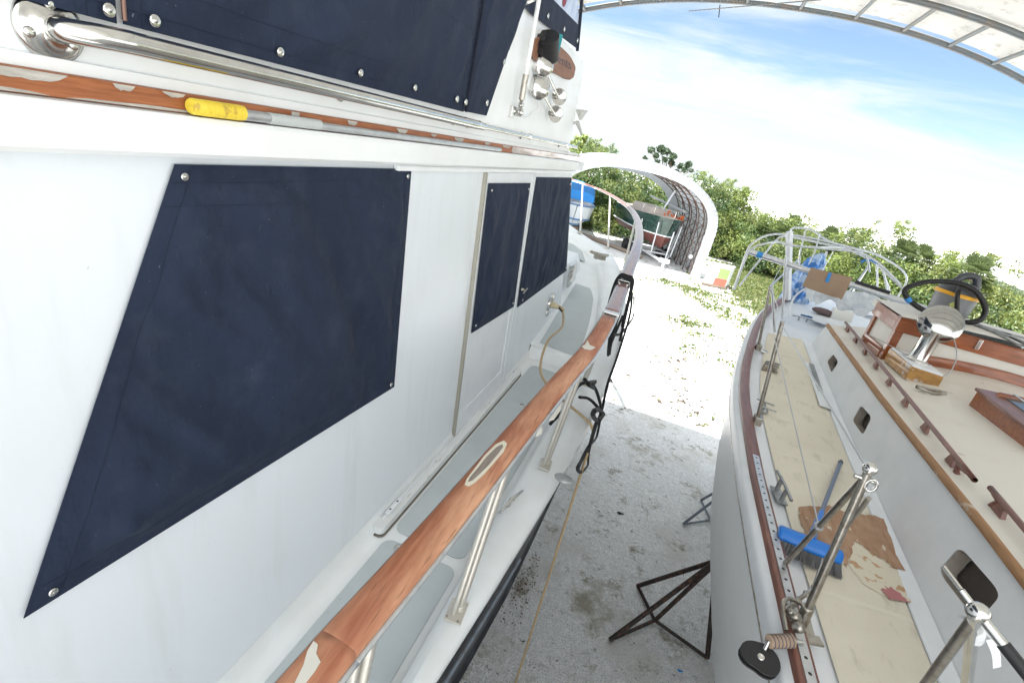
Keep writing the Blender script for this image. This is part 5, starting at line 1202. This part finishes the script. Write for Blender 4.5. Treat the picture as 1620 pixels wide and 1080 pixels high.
# debris
for i, (px, py, s, mt_, lb) in enumerate(((1110, 470, .1, 0, ''), (880, 945, .03, 1, 'small white shell fragment on the grey ground near the hanging cord'), (980, 811, .04, 2, 'small black scrap on the grey ground between the two boats'), (1075, 1060, .025, 3, 'small blue scrap on the ground near the rusty jack stand'))):
    if i == 0: continue
    c = at(px, py, Z=GZ+.01); m = MB(); m.ball(c, s, (1, .6, .35), 8); m.ball(c+Vector((s, .3*s, 0)), s*.6, (1.3, .5, .3), 8)
    build('debris', m, [PAPER, WHITEP, BLACK, TAPE][mt_], label=lb, cat='debris', base=c-Vector((0, 0, .01)))
m = MB(); rl = random.Random(3); c = at(828, 925, Z=GZ+.01)
for i in range(140):
    p = c+Vector((rl.gauss(0, .06), rl.gauss(0, .25), rl.uniform(0, .02))); a_ = rl.uniform(0, 6.3); u_ = Vector((math.cos(a_), math.sin(a_), rl.uniform(-.3, .3)))*.016; v_ = Vector((-u_.y, u_.x, .01))*.4
    m.add([p-u_, p-v_, p+u_, p+v_], [(0, 1, 2, 3)])
build('leaf_litter', m, mat('dry_leaves', (.13, .075, .045), .9), kind='stuff', label='dry brown leaves scattered beside the yacht keel', cat='leaf litter')

# =================================================================== BACKGROUND
# second shed
u_ = Vector((.94, .34, 0)).normalized(); ax2 = Vector((-.34, .94, 0)).normalized(); pR = Vector((1.95, 26.6, 0))
cS = pR-u_*4.25
HP2 = [(4.25, -4.6), (4.25, -3.6), (4.25, -2.7), (4.22, -2.1), (4.05, -1.55), (3.7, -1.08), (3.2, -.68), (2.6, -.35), (1.9, -.1), (1.1, .08), (.3, .17)]
def arch(sc, d, k=3):
    pts = [Vector((s, z, 0)) for s, z in HP2]; pts = pts+[Vector((-p.x, p.y, 0)) for p in pts[::-1]]
    c = Vector((0, -1.8, 0)); o = []
    for p in cat(pts, k):
        if p.y > -2.4:
            q_ = c+(p-c)*(1-sc/ (p-c).length)
        else: q_ = Vector((p.x-math.copysign(sc, p.x), p.y, 0))
        o.append(cS+u_*q_.x+Vector((0, 0, q_.y))+ax2*d)
    return o
sh2 = thing('storage_shed', (cS.x, cS.y, GZ), 'white arched fabric boat shelter open at the front with a green boat inside', 'shed')
o1, i1 = arch(0, 0, 5), arch(.50, .03, 5); D2 = 5.6
m = MB(); fr = []
for i, (a, b) in enumerate(zip(o1, i1)):
    k = .05*(1 if i % 2 else -1); fr.append([a+ax2*.12, a-ax2*.02, a+ax2*k*.6, lerp(a, b, .5)+ax2*k, b+ax2*k*.5])
m.loft(fr); build('front_valance', m, FABW, sh2)
m = MB(); m.loft([arch(.02, d) for d in np.linspace(.1, D2, 6)]); build('fabric_cover', m, FABW, sh2)
m = MB(); m.loft([arch(.05, D2), arch(.75, D2)]); build('rear_valance', m, FABW, sh2)
for d in (.45, 1.5, 2.6, 3.7, 4.8):
    A, B = arch(.12, d), arch(.40, d); m = MB(); m.tube(A, .03, 5); m.tube(B, .03, 5)
    for i in range(0, len(A)-2, 2): m.tube([A[i], B[i+1], A[i+2]], .018, 4)
    build('truss', m, RUSTT, sh2)
for s_ in (1, -1):
    m = MB()
    for d0, d1 in ((.45, 1.5), (1.5, 2.6), (2.6, 3.7), (3.7, 4.8)):
        for z0 in (-4.5, -3.7, -2.9): m.tube([cS+u_*4.1*s_+ax2*d0+Vector((0, 0, z0)), cS+u_*4.1*s_+ax2*d1+Vector((0, 0, z0+.8))], .018, 4); m.tube([cS+u_*4.1*s_+ax2*d1+Vector((0, 0, z0)), cS+u_*4.1*s_+ax2*d0+Vector((0, 0, z0+.8))], .018, 4)
    build('side_brace', m, RUSTT, sh2)
m = MB(); m.tube([cS+u_*3.6+ax2*.4+Vector((0, 0, GZ+.9)), cS+u_*3.6+ax2*.38+Vector((0, 0, GZ+.9))], .1, 10); build('gauge_disc', m, WHITEP, sh2)
# kerb log
m = MB(); a = at(905, 365, Z=GZ+.1); b = at(1015, 407, Z=GZ+.1); m.tube([a, lerp(a, b, .5)+Vector((0, .05, 0)), b], .11, 8, smooth=4); build('kerb_log', m, LOGM, label='long weathered log lying at the foot of the bushes behind the green sailboat', cat='log')

# generic small boat hull: stations along local axis
def hull_rows(bow, axis, L_, beam, zk, zs_bow, zs, flare=.92, n=12, zlist=None):
    ax = Vector(axis).normalized(); s = Vector((ax.y, -ax.x, 0)); rows = []
    for i in range(n+1):
        t = (i/n)**1.6; wdt = beam/2*(1-(1-min(t/.5, 1))**2)**.62 if t > 0 else .02; z1 = lerp(zs_bow, zs, min(t/.6, 1)); rk = .09*L_*(1-t)**2
        row = []
        for f, zf in ((1, 1), (flare+.05, .75), (flare, .42), (flare*.66, .14), (.05, 0)):
            row.append(bow+ax*(t*L_+rk*(1-zf))+s*wdt*f+Vector((0, 0, lerp(zk, z1, zf))))
        full = row+[Vector((p-2*s*((p-bow).dot(s)))) for p in row[::-1]]
        rows.append(full)
    return rows, ax, s
gbow = at(1063, 362, Y=27.0); gbow.z = 0
gax = ax2*1.0+Vector((-.12, 0, 0))
rows, ax, s = hull_rows(gbow, gax, 5.6, 2.5, -3.8, -2.2, -2.38)
gb = thing('green_sailboat', (gbow.x-.6, gbow.y+2, GZ+.55), 'dark green hulled sailboat with red bottom paint on a trailer in the white shelter', 'sailboat')
m = MB()
up_ = [[r[0], r[1], r[2]] for r in rows]; m.loft(up_); m.loft([[r[-3], r[-2], r[-1]] for r in rows]); m.add([rows[-1][i] for i in range(10)], [tuple(range(10))])
build('hull', m, GREENH, gb)
m = MB(); m.loft([[r[2]+Vector((0, 0, .0)), r[3], r[4], r[5], r[6], r[7]] for r in rows]); build('bottom', m, REDH, gb)
for k in (2, -3): build('boot_stripe', MB().tube([r[k] for r in rows], .035, 6), WHITEP, gb)
m = MB(); m.loft([[r[0], lerp(r[0], r[-1], .5)+Vector((0, 0, .08)), r[-1]] for r in rows]); build('deck', m, mat('tan_deck', (.42, .36, .32), .7), gb)
m = MB(); cc_ = gbow+ax*2.6; m.hexa([cc_+s*a+ax*b+Vector((0, 0, z)) for z, e in ((-2.35, 1), (-2.0, .85)) for a, b in ((-.7*e, -.9*e), (.7*e, -.9*e), (.8*e, 1.6), (-.8*e, 1.6))]); build('cabin', m, mat('tan_cabin', (.5, .44, .4), .7), gb)
m = MB(); 
for sg in (-1, 1): m.tube([gbow+ax*.1+Vector((0, 0, -1.85)), gbow+ax*1.2+s*.65*sg+Vector((0, 0, -1.85)), gbow+ax*2.2+s*.9*sg+Vector((0, 0, -1.9))], .02, 6, smooth=3)
for a, b in ((.1, 0), (1.2, .65), (1.2, -.65), (2.2, .9), (2.2, -.9)): m.tube([gbow+ax*a+s*b+Vector((0, 0, -2.4)), gbow+ax*a+s*b+Vector((0, 0, -1.87))], .018, 6)
build('pulpit', m, STEEL, gb)
m = MB(); m.tube([gbow+ax*.3+s*.5+Vector((0, 0, -1.75)), gbow+ax*4.5+s*.3+Vector((0, 0, -1.6))], .06, 8); build('stowed_mast', m, ALU, gb)
m = MB(); m.tube([gbow+ax*2.0+s*.1+Vector((0, 0, -2.1)), gbow+ax*2.1+s*.5+Vector((0, 0, -.95))], .05, 6); build('mast_prop', m, WHITEP, gb)
m = MB(); rr_ = random.Random(2); oc = gbow+ax*.8+s*.25+Vector((0, 0, -2.05))
for i in range(16): a = oc+Vector((rr_.uniform(-.45, .5), rr_.uniform(-.3, .3), rr_.uniform(-.25, .3))); m.tube([a, a+Vector((rr_.uniform(-.15, .15), 0, rr_.uniform(-.35, -.1)))], .05, 6)
build('life_jacket_pile', m, ORANGE, label='pile of orange life jackets on the foredeck of the green sailboat', cat='life jackets')
trl = thing('boat_trailer', (gbow.x, gbow.y, GZ), 'galvanised boat trailer carrying the green sailboat in the white shelter', 'trailer')
tip = at(1062, 432, Z=GZ+.45); tip = Vector((gbow.x+.15, gbow.y-1.4, GZ+.45))
m = MB(); back = gbow+ax*4; back.z = GZ+.45
for sg in (-1, 1): m.tube([tip, gbow+ax*.8+s*.75*sg+Vector((0, 0, GZ+.5)), back+s*.8*sg], .06, 6)
for t in (.8, 2, 3.2): m.tube([gbow+ax*t-s*.75+Vector((0, 0, GZ+.5)), gbow+ax*t+s*.75+Vector((0, 0, GZ+.5))], .05, 6)
for a, b, z in ((.3, .55, -2.5), (.3, -.55, -2.5), (1.4, .95, -2.6), (1.4, -.95, -2.6), (-.35, 0, -2.75)): m.tube([gbow+ax*a+s*b*1.0+Vector((0, 0, GZ+.5)), gbow+ax*a+s*b*1.15+Vector((0, 0, z))], .035, 6)
build('frame', m, mat('trailer_galv', (.5, .52, .55), .5, .4), trl)
m = MB(); m.lathe(tip+Vector((0, 0, -.05)), (0, 0, 1), [(.06, -.38), (.06, .15)], 10); m.box(tip.x-.25, tip.x+.25, tip.y-.1, tip.y+.3, tip.z, tip.z+.14); build('coupling', m, mat('white_coupling', (.72, .73, .75), .5), trl)
for sg in (-1, 1):
    for a in (1.9, 2.8):
        c = gbow+ax*a+s*1.05*sg+Vector((0, 0, GZ+.32)); m = MB(); m.lathe(c-s*.1, s, [(.18, 0), (.31, .01), (.32, .05), (.32, .15), (.31, .19), (.18, .2)], 18); wh = build('wheel', m, BLACK, trl)
# blue covered boat
bb = at(936, 335, Y=29.5); bb.z = 0; bb = Vector((-5.6, 28.2, 0)); axb = Vector((-.32, .95, 0))
rows, ax, s = hull_rows(Vector((bb.x+.35, bb.y-.2, 0)), axb, 5.6, 2.7, -4.1, -2.8, -2.95)
bt_ = thing('covered_motorboat', (bb.x-1.5, bb.y+1, GZ+.3), 'white motorboat with blue canvas top parked at the left inside the white shelter', 'motorboat')
m = MB(); m.loft(rows); m.add(rows[-1], [tuple(range(10))]); build('hull', m, mat('motorboat_white', (.7, .75, .78), .35), bt_)
for k in (2, 7): build('side_stripe', MB().tube([r[k]+Vector((0, 0, -.05)) for r in rows], .05, 6), mat('pale_blue_stripe', (.10, .22, .42), .4), bt_)
for k in (3, 6): build('bottom_stripe', MB().tube([r[k] for r in rows], .06, 6), mat('pale_blue_boot', (.12, .25, .4), .5), bt_)
build('gunwale', MB().tube([r[0] for r in rows], .05, 6).tube([r[-1] for r in rows], .05, 6), mat('gunwale_blue', (.13, .22, .4), .4), bt_)
m = MB(); m.loft([[r[0], lerp(r[0], r[-1], .5)+Vector((0, 0, .12)), r[-1]] for r in rows]); build('deck', m, mat('motorboat_deck', (.7, .73, .76), .4), bt_)
b0_ = Vector((bb.x+.35, bb.y-.2, 0))
m = MB(); cA = b0_+ax*1.6
m.hexa([cA+s*a+ax*b+Vector((0, 0, z)) for z, e in ((-2.9, 1), (-2.45, .9)) for a, b in ((-.9*e, -.6*e), (.9*e, -.6*e), (1.0*e, 3), (-1.0*e, 3))]); build('windscreen', m, mat('windscreen_white', (.62, .67, .72), .2), bt_)
m = MB(); rws = []
for t in np.linspace(-.9, 3, 7):
    z = -1.85 if t > -.1 else -2.15; e = 1 if t > -.5 else .85
    rws.append([cA+ax*t+s*a*e+Vector((0, 0, zz_)) for a, zz_ in ((-1.08, -2.6), (-1.02, z-.1), (-.6, z+.03), (0, z+.06), (.6, z+.03), (1.02, z-.1), (1.08, -2.6))])
m.loft(rws); m.add(rws[0], [tuple(range(7))]); build('canvas_top', m, BLUEC, bt_)
m = MB()
for t in (.8, 3.2):
    c = b0_+ax*t; m.box(c.x-.4, c.x+.4, c.y-.3, c.y+.3, GZ, -4.02)
build('keel_block', m, LOGM, bt_)
# cargo tote right of the shelter
e0_ = at(1112, 447, Z=GZ+.12); e1_ = at(1148, 458, Z=GZ+.12); e2_ = at(1160, 441, Z=GZ+.12)
tu = Vector((e1_.x-e0_.x, e1_.y-e0_.y, 0)); tv = Vector((e2_.x-e1_.x, e2_.y-e1_.y, 0)); tu = u_*1.1; tv = Vector((.25, 1.0, 0))*.95
o_ = Vector((e0_.x, e0_.y, GZ)); 
tote = thing('storage_tote', o_, 'white tote with olive and salmon panels on a pallet, right of the white shelter', 'tote')
def TB(a0, a1, b0, b1, z0, z1):
    return [o_+tu*a+tv*b+Vector((0, 0, z)) for z in (z0, z1) for a, b in ((a0, b0), (a1, b0), (a1, b1), (a0, b1))]
m = MB(); m.hexa(TB(0, 1, 0, 1, .14, 1.0)); m.hexa(TB(-.02, 1.02, -.02, 1.02, 1.0, 1.05)); build('box', m, WHITEP, tote, bev=.01)
m = MB(); m.hexa(TB(.52, .98, -.02, -.005, .5, .95)); build('side_panel', m, GREENB, tote, label='olive green upper panel'); m = MB(); m.hexa(TB(.45, .99, -.021, -.005, .14, .48)); build('side_panel', m, SALMON, tote, label='salmon red lower panel')
for i in range(5): build('cage_bar', MB().hexa(TB(.02+.1*i, .03+.1*i, -.015, -.004, .16, .95)), GALV, tote)
m = MB(); m.hexa(TB(-.05, 1.05, -.05, 1.05, .09, .13));
for b in (0, .45, .9): m.hexa(TB(-.05, 1.05, b, b+.1, 0, .09))
build('pallet', m, LOGM, tote)

# ------------------------------------------------------------------ vegetation
rg = np.random.default_rng(11)
def leaf_cloud(centers, radii, per, size, matidx, squash=.8, nm=5, shell=.55, up=.35):
    """leaf-sized quads scattered through clumps; returns verts, faces, mats"""
    V = []; Mi = []
    for c, r, n, mi in zip(centers, radii, per, matidx):
        d = rg.normal(size=(n, 3)); d /= np.linalg.norm(d, axis=1)[:, None]; rad = r*(shell+(1-shell)*rg.random(n)**.6)
        rad *= 1+.25*np.sin(d[:, 0]*5+c[0])*np.cos(d[:, 2]*4+c[1])
        p = np.array(c)+d*rad[:, None]*np.array([1, 1, squash])
        nr = d+rg.normal(size=(n, 3))*.8+np.array([0, 0, up]); nr /= np.linalg.norm(nr, axis=1)[:, None]
        t = np.cross(nr, rg.normal(size=(n, 3))); t /= np.linalg.norm(t, axis=1)[:, None]; b = np.cross(nr, t)
        s = size*(.6+.8*rg.random(n))[:, None]
        q = np.stack([p-t*s, p-b*s*.42, p+t*s, p+b*s*.42], 1); V.append(q.reshape(-1, 3))
        mm = np.full(n, mi); k = rg.random(n) < .18; mm[k] = rg.integers(0, nm, k.sum()); Mi.append(mm)
    V = np.concatenate(V); Mi = np.concatenate(Mi); return V, Mi
def leaf_obj(name, V, Mi, mats, parent=None, base=None, **kw):
    me = bpy.data.meshes.new(name); b = BASE[root(parent).name] if parent is not None else Vector(base)
    n = len(V)//4; me.vertices.add(len(V)); me.vertices.foreach_set('co', (V-np.array(b)).ravel().astype(np.float32))
    me.loops.add(len(V)); me.loops.foreach_set('vertex_index', np.arange(len(V), dtype=np.int32)); me.polygons.add(n)
    me.polygons.foreach_set('loop_start', np.arange(0, len(V), 4, dtype=np.int32)); me.polygons.foreach_set('loop_total', np.full(n, 4, dtype=np.int32))
    for m in mats: me.materials.append(m)
    me.polygons.foreach_set('material_index', Mi.astype(np.int32)); me.update(); me.validate()
    o = bpy.data.objects.new(name, me); COL.objects.link(o)
    if parent is not None: o.parent = parent
    else: o.location = b+Vector((0, 0, ZC)); BASE[o.name] = b
    return tag(o, kw.get('label'), kw.get('cat'), kw.get('group'), kw.get('kind'))
FRONT = [(-40, 40), (-22, 34), (-12, 31.5), (-7.5, 31.5), (-4, 32.0), (0, 33.2), (3.0, 34.5), (5, 33), (7.5, 31.5), (10, 29), (13, 25), (17, 22), (24, 20), (45, 20)]
cen = []; rad = []; per = []; mid = []
for x in np.arange(-24, 40, .42):
    fy = interp(FRONT, x)
    topz = -1.0+.45*math.sin(x*.7)+.35*math.sin(x*1.9+1)+.2*math.sin(x*4.1)
    if -9 < x < 2.5: topz += .7
    if x > 9: topz += -.15
    for row in range(3):
        dist = 1.0+row*1.5
        hgt = topz-GZ-(.9 if row == 0 else .3 if row == 1 else 0)
        k = 5 if row < 2 else 3
        for j in range(k):
            r = rg.uniform(.45, .85)
            z = GZ+.35+(hgt-.6)*(j+.5*rg.random())/k*1.05 if row < 2 else GZ+hgt-r*.7-.9*j*rg.random()
            cen.append((x+rg.uniform(-.5, .5), fy+dist+rg.uniform(-.6, .6)+max(0, (z-GZ)*.22), min(z, topz-r*.5))); rad.append(r)
            near = fy < 27
            per.append(int(140*r/.6) if near else int(105*r/.6))
            p = rg.random(); s_ = noise.noise(Vector((x*.25, row*.7, z*.5)))
            if -12 < x < 2.5: mid.append(2 if p < .35 else 0 if p < .8 else 1)
            else: mid.append(3 if (s_ > .1 and p < .7) else 1 if p < .45 else 0 if p < .8 else 2 if p < .9 else 4)
for _ in range(170):
    x = rg.uniform(-20, 34); fy = interp(FRONT, x)+rg.uniform(.8, 3.5); tz = -.95+.45*math.sin(x*.7)+.35*math.sin(x*1.9+1)+(.6 if -9 < x < 2.5 else 0)
    for j in range(5): cen.append((x+rg.normal()*.12, fy, tz-.2+j*rg.uniform(.08, .16))); rad.append(.3-.045*j); per.append(16-2*j); mid.append(3 if rg.random() < .5 else 4 if rg.random() < .5 else 1)
V, Mi = leaf_cloud(cen, rad, [int(p*2.5) for p in per], .068, mid, up=.15)
leaf_obj('thicket', V, Mi, LEAFS, base=(0, 30, GZ), kind='stuff', label='dense green thicket of bushes along the back of the yard', cat='bushes')
# sparse upright shoots on top of the thicket
m = MB(); rs = random.Random(21)
# dark green backing sheet inside thicket so it is not see-through
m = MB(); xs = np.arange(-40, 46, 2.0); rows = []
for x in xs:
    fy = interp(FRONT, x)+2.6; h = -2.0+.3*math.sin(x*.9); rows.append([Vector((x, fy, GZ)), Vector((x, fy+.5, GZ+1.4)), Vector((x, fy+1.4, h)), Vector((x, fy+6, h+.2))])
build('thicket_understorey', m.loft(rows), mat('deep_foliage', (.02, .035, .012), .95, layers=[(3, 5, .4, .6, (.035, .055, .02), .8)], bump=(4, 1, .3)), kind='stuff', label='dark green undergrowth inside the thicket', cat='undergrowth')

# palmettos: fan leaf heads
def palm_mesh(seed):
    r_ = random.Random(seed); m = MB()
    for k in range(60):
        a = r_.uniform(0, 6.28); el = r_.uniform(-1.2, 1.4); d = Vector((math.cos(a)*math.cos(el), math.sin(a)*math.cos(el), math.sin(el))); L_ = r_.uniform(.45, .65); hub = d*L_*.9
        side = d.cross(Vector((0, 0, 1))); side = side.normalized() if side.length > .1 else Vector((1, 0, 0)); nn = side.cross(d).normalized()
        for j in range(11):
            th = R(-75+150*j/10); dd = (d*math.cos(th)+side*math.sin(th)); l = .5*r_.uniform(.8, 1.1); wv = side*math.cos(th)*.034-d*math.sin(th)*.034
            q_ = hub+dd*l*.6; e = hub+dd*l-Vector((0, 0, .04)); m.add([hub, q_-wv, e, q_+wv], [(0, 1, 2, 3)])
    return m
pm = [palm_mesh(1), palm_mesh(2)]
def palm(x, y, topz, v, label):
    h = topz-1.2; o = thing('palmetto', (x, y, GZ), label, 'palm', 'palmetto palms among the thicket')
    mm = MB(); mm.v = [(a+x, b+y, c+h) for a, b, c in pm[v].v]; mm.f = pm[v].f; mm.m = pm[v].m; mm.s = pm[v].s
    build('crown', mm, PALMG, o); build('trunk', MB().tube([(x, y, GZ), (x+.1, y, h-.2)], .11, 7), TRUNK, o)
PL = [((1222, 338), 36, 'palmetto palm rising above the thicket, farthest left of the palms'), ((1262, 335), 37, 'palmetto palm above the thicket, second from the left of the palms'), ((1245, 345), 35, 'lower palmetto palm in front of the two farthest left palms'), ((1322, 352), 34, 'small palmetto palm standing behind the bimini frame tubes'), ((1443, 372), 30, 'round headed palmetto palm, second from the right of the palms'), ((1470, 380), 31, 'palmetto palm just right of the round headed one'), ((1560, 396), 27, 'palmetto palm farthest right on the skyline, above the vacuum'), ((1150, 318), 38, 'palmetto palm beside the right edge of the white shelter roof')]
for i, ((px, py), Y, lb) in enumerate(PL):
    p = at(px, py, Y=Y); palm(p.x, p.y, p.z+.1, i % 2, lb)
# pine behind the shelter
def tree(name, x, y, topz, blobs, mt, label, per_=260, size=.16, limb=True, trunk_r=.13, cat_='tree', shell=.3):
    o = thing(name, (x, y, GZ), label, cat_)
    V, Mi = leaf_cloud([b[:3] for b in blobs], [b[3] for b in blobs], [int(per_*b[3]**1.5) for b in blobs], size, [0]*len(blobs), .8, 1, shell)
    leaf_obj('crown', V, Mi*0, [mt], o)
    m = MB(); top = Vector((x, y, topz-.6)); fork = Vector((x, y, lerp(GZ, topz, .6))); m.tube([(x, y, GZ), (x-.15, y, lerp(GZ, topz, .4)), fork, top], [trunk_r, trunk_r*.3], 7, smooth=3)
    for b in blobs: m.tube([fork, lerp(fork, Vector(b[:3]), .5)+Vector((0, 0, -.15)), Vector(b[:3])], [trunk_r*.5, .02], 5, smooth=3)
    build('trunk', m, TRUNK, o)
def blobs_px(lst, Y):
    o = []
    for px, py, r in lst: p = at(px, py, Y=Y+random.uniform(-1, 1)); o.append((p.x, p.y, p.z, r*Y/795/1.05))
    return o
bl = blobs_px([(1020, 250, 4.5), (1030, 238, 7), (1038, 246, 6), (1046, 236, 9), (1056, 240, 8), (1066, 246, 6), (1052, 252, 5), (1063, 258, 6), (1040, 256, 5), (1077, 263, 6), (1090, 260, 7), (1084, 268, 6), (1070, 272, 5), (1094, 270, 4), (1076, 279, 4), (1062, 250, 5)], 46)
tx = at(1056, 280, Y=46); tree('pine_tree', tx.x, 46, 1.6, [(b[0], b[1], b[2], b[3]*.82) for b in bl], PINEG, 'tall pine with open dark clumps standing behind the white shelter', 620, .17, shell=.1)
bl = blobs_px([(914, 222, 8), (922, 230, 9), (930, 238, 9), (912, 238, 9), (925, 218, 6), (936, 246, 7), (905, 230, 9), (918, 250, 9), (935, 252, 7)], 40)
tx = at(922, 260, Y=40); tree('broadleaf_tree', tx.x, 40, .6, bl, LEAFS[3], 'light green broadleaf tree rising left of the white shelter roof', 420, .2)
bl = blobs_px([(950, 243, 5), (958, 238, 6), (967, 234, 6), (974, 240, 6), (962, 246, 7), (970, 229, 3)], 44)
tx = at(962, 260, Y=44); tree('sparse_tree', tx.x, 44, .3, bl, LEAFS[4], 'thin pale grey green treetop showing just over the crest of the white shelter', 200, .16, shell=.1)
bl = blobs_px([(1168, 318, 5), (1176, 322, 6), (1160, 325, 5), (1163, 313, 3), (1184, 330, 5)], 37)
tx = at(1172, 340, Y=37); tree('bushy_tree', tx.x, 37, -.3, bl, LEAFS[3], 'bright feathery bush top above the thicket right of the white shelter', 260, .16)
# grass
V = []; Gm = []
def inpoly(p, poly):
    c = False; n = len(poly)
    for i in range(n):
        a, b = poly[i], poly[i-1]
        if (a[1] > p[1]) != (b[1] > p[1]) and p[0] < (b[0]-a[0])*(p[1]-a[1])/(b[1]-a[1])+a[0]: c = not c
    return c
gp = rg.random((290000, 2))*np.array([29, 24])+np.array([-2.0, 10.5])
keep = []
for x, y in gp:
    d = noise.noise(Vector((x*.45, y*.45, 3)))+.5*noise.noise(Vector((x*1.6, y*1.6, 7)))
    base_ = min(max((y-13)/12, 0), 1)*.75+min(max((x-1.6)/4, 0), 1)*.35-.22
    if y > 24.5 and x > 3: base_ = 1.3  # lush dense strip; its dark green also stands for a shadow there
    if x < 3.4 and y > 24: base_ -= .5
    if x < 1.2: base_ -= .35
    pr = min(max(base_+d*.9, 0), 1)**1.6
    if rg.random() < pr: keep.append((x, y))
gp = np.array(keep); n = len(gp); h = .03+.06*rg.random(n)
a = rg.random(n)*6.28; dx_, dy_ = np.cos(a)*.04, np.sin(a)*.04; lx, ly = rg.normal(size=n)*.05, rg.normal(size=n)*.05
q0 = np.stack([gp[:, 0]-dx_, gp[:, 1]-dy_, np.full(n, GZ)], 1); q1 = np.stack([gp[:, 0]+dx_, gp[:, 1]+dy_, np.full(n, GZ)], 1)
q2 = np.stack([gp[:, 0]+dx_*.4+lx, gp[:, 1]+dy_*.4+ly, GZ+h], 1); q3 = np.stack([gp[:, 0]-dx_*.4+lx, gp[:, 1]-dy_*.4+ly, GZ+h], 1)
V = np.stack([q0, q1, q2, q3], 1).reshape(-1, 3)
leaf_obj('grass', V, (rg.random(n) < .35).astype(int), [leafmat('grass_green', (.08, .12, .03)), leafmat('grass_dry', (.19, .19, .08))], base=(8, 20, GZ), kind='stuff', label='patchy short grass between the shell yard and the thicket', cat='grass')

# dry leaves and twigs scattered over the shell yard
m = MB(); rq = random.Random(31)
for i in range(2600):
    y = 9.5+rq.random()**1.5*18; x = rq.uniform(-2.5, 4.5)
    if noise.noise(Vector((x*.6, y*.6, 11)))+.45*(x-1.5)/3 < rq.uniform(-.2, .5): continue
    for k in range(rq.choice((1, 1, 2, 4))):
        a_ = rq.uniform(0, 6.28); L_ = rq.uniform(.035, .09); p = Vector((x+rq.gauss(0, .05), y+rq.gauss(0, .05), GZ+.012)); u2 = Vector((math.cos(a_), math.sin(a_), rq.uniform(-.1, .25)))*L_; v2 = Vector((-math.sin(a_), math.cos(a_), rq.uniform(-.2, .3)))*L_*.45
        m.add([p-u2, p-v2, p+u2, p+v2], [(0, 1, 2, 3)], rq.randint(0, 1))
build('yard_litter', m, [mat('dry_leaf_brown', (.06, .045, .03), .9), mat('dry_leaf_olive', (.09, .09, .04), .9)], kind='stuff', label='dry leaves and twigs scattered over the sunlit shell yard', cat='leaf litter')
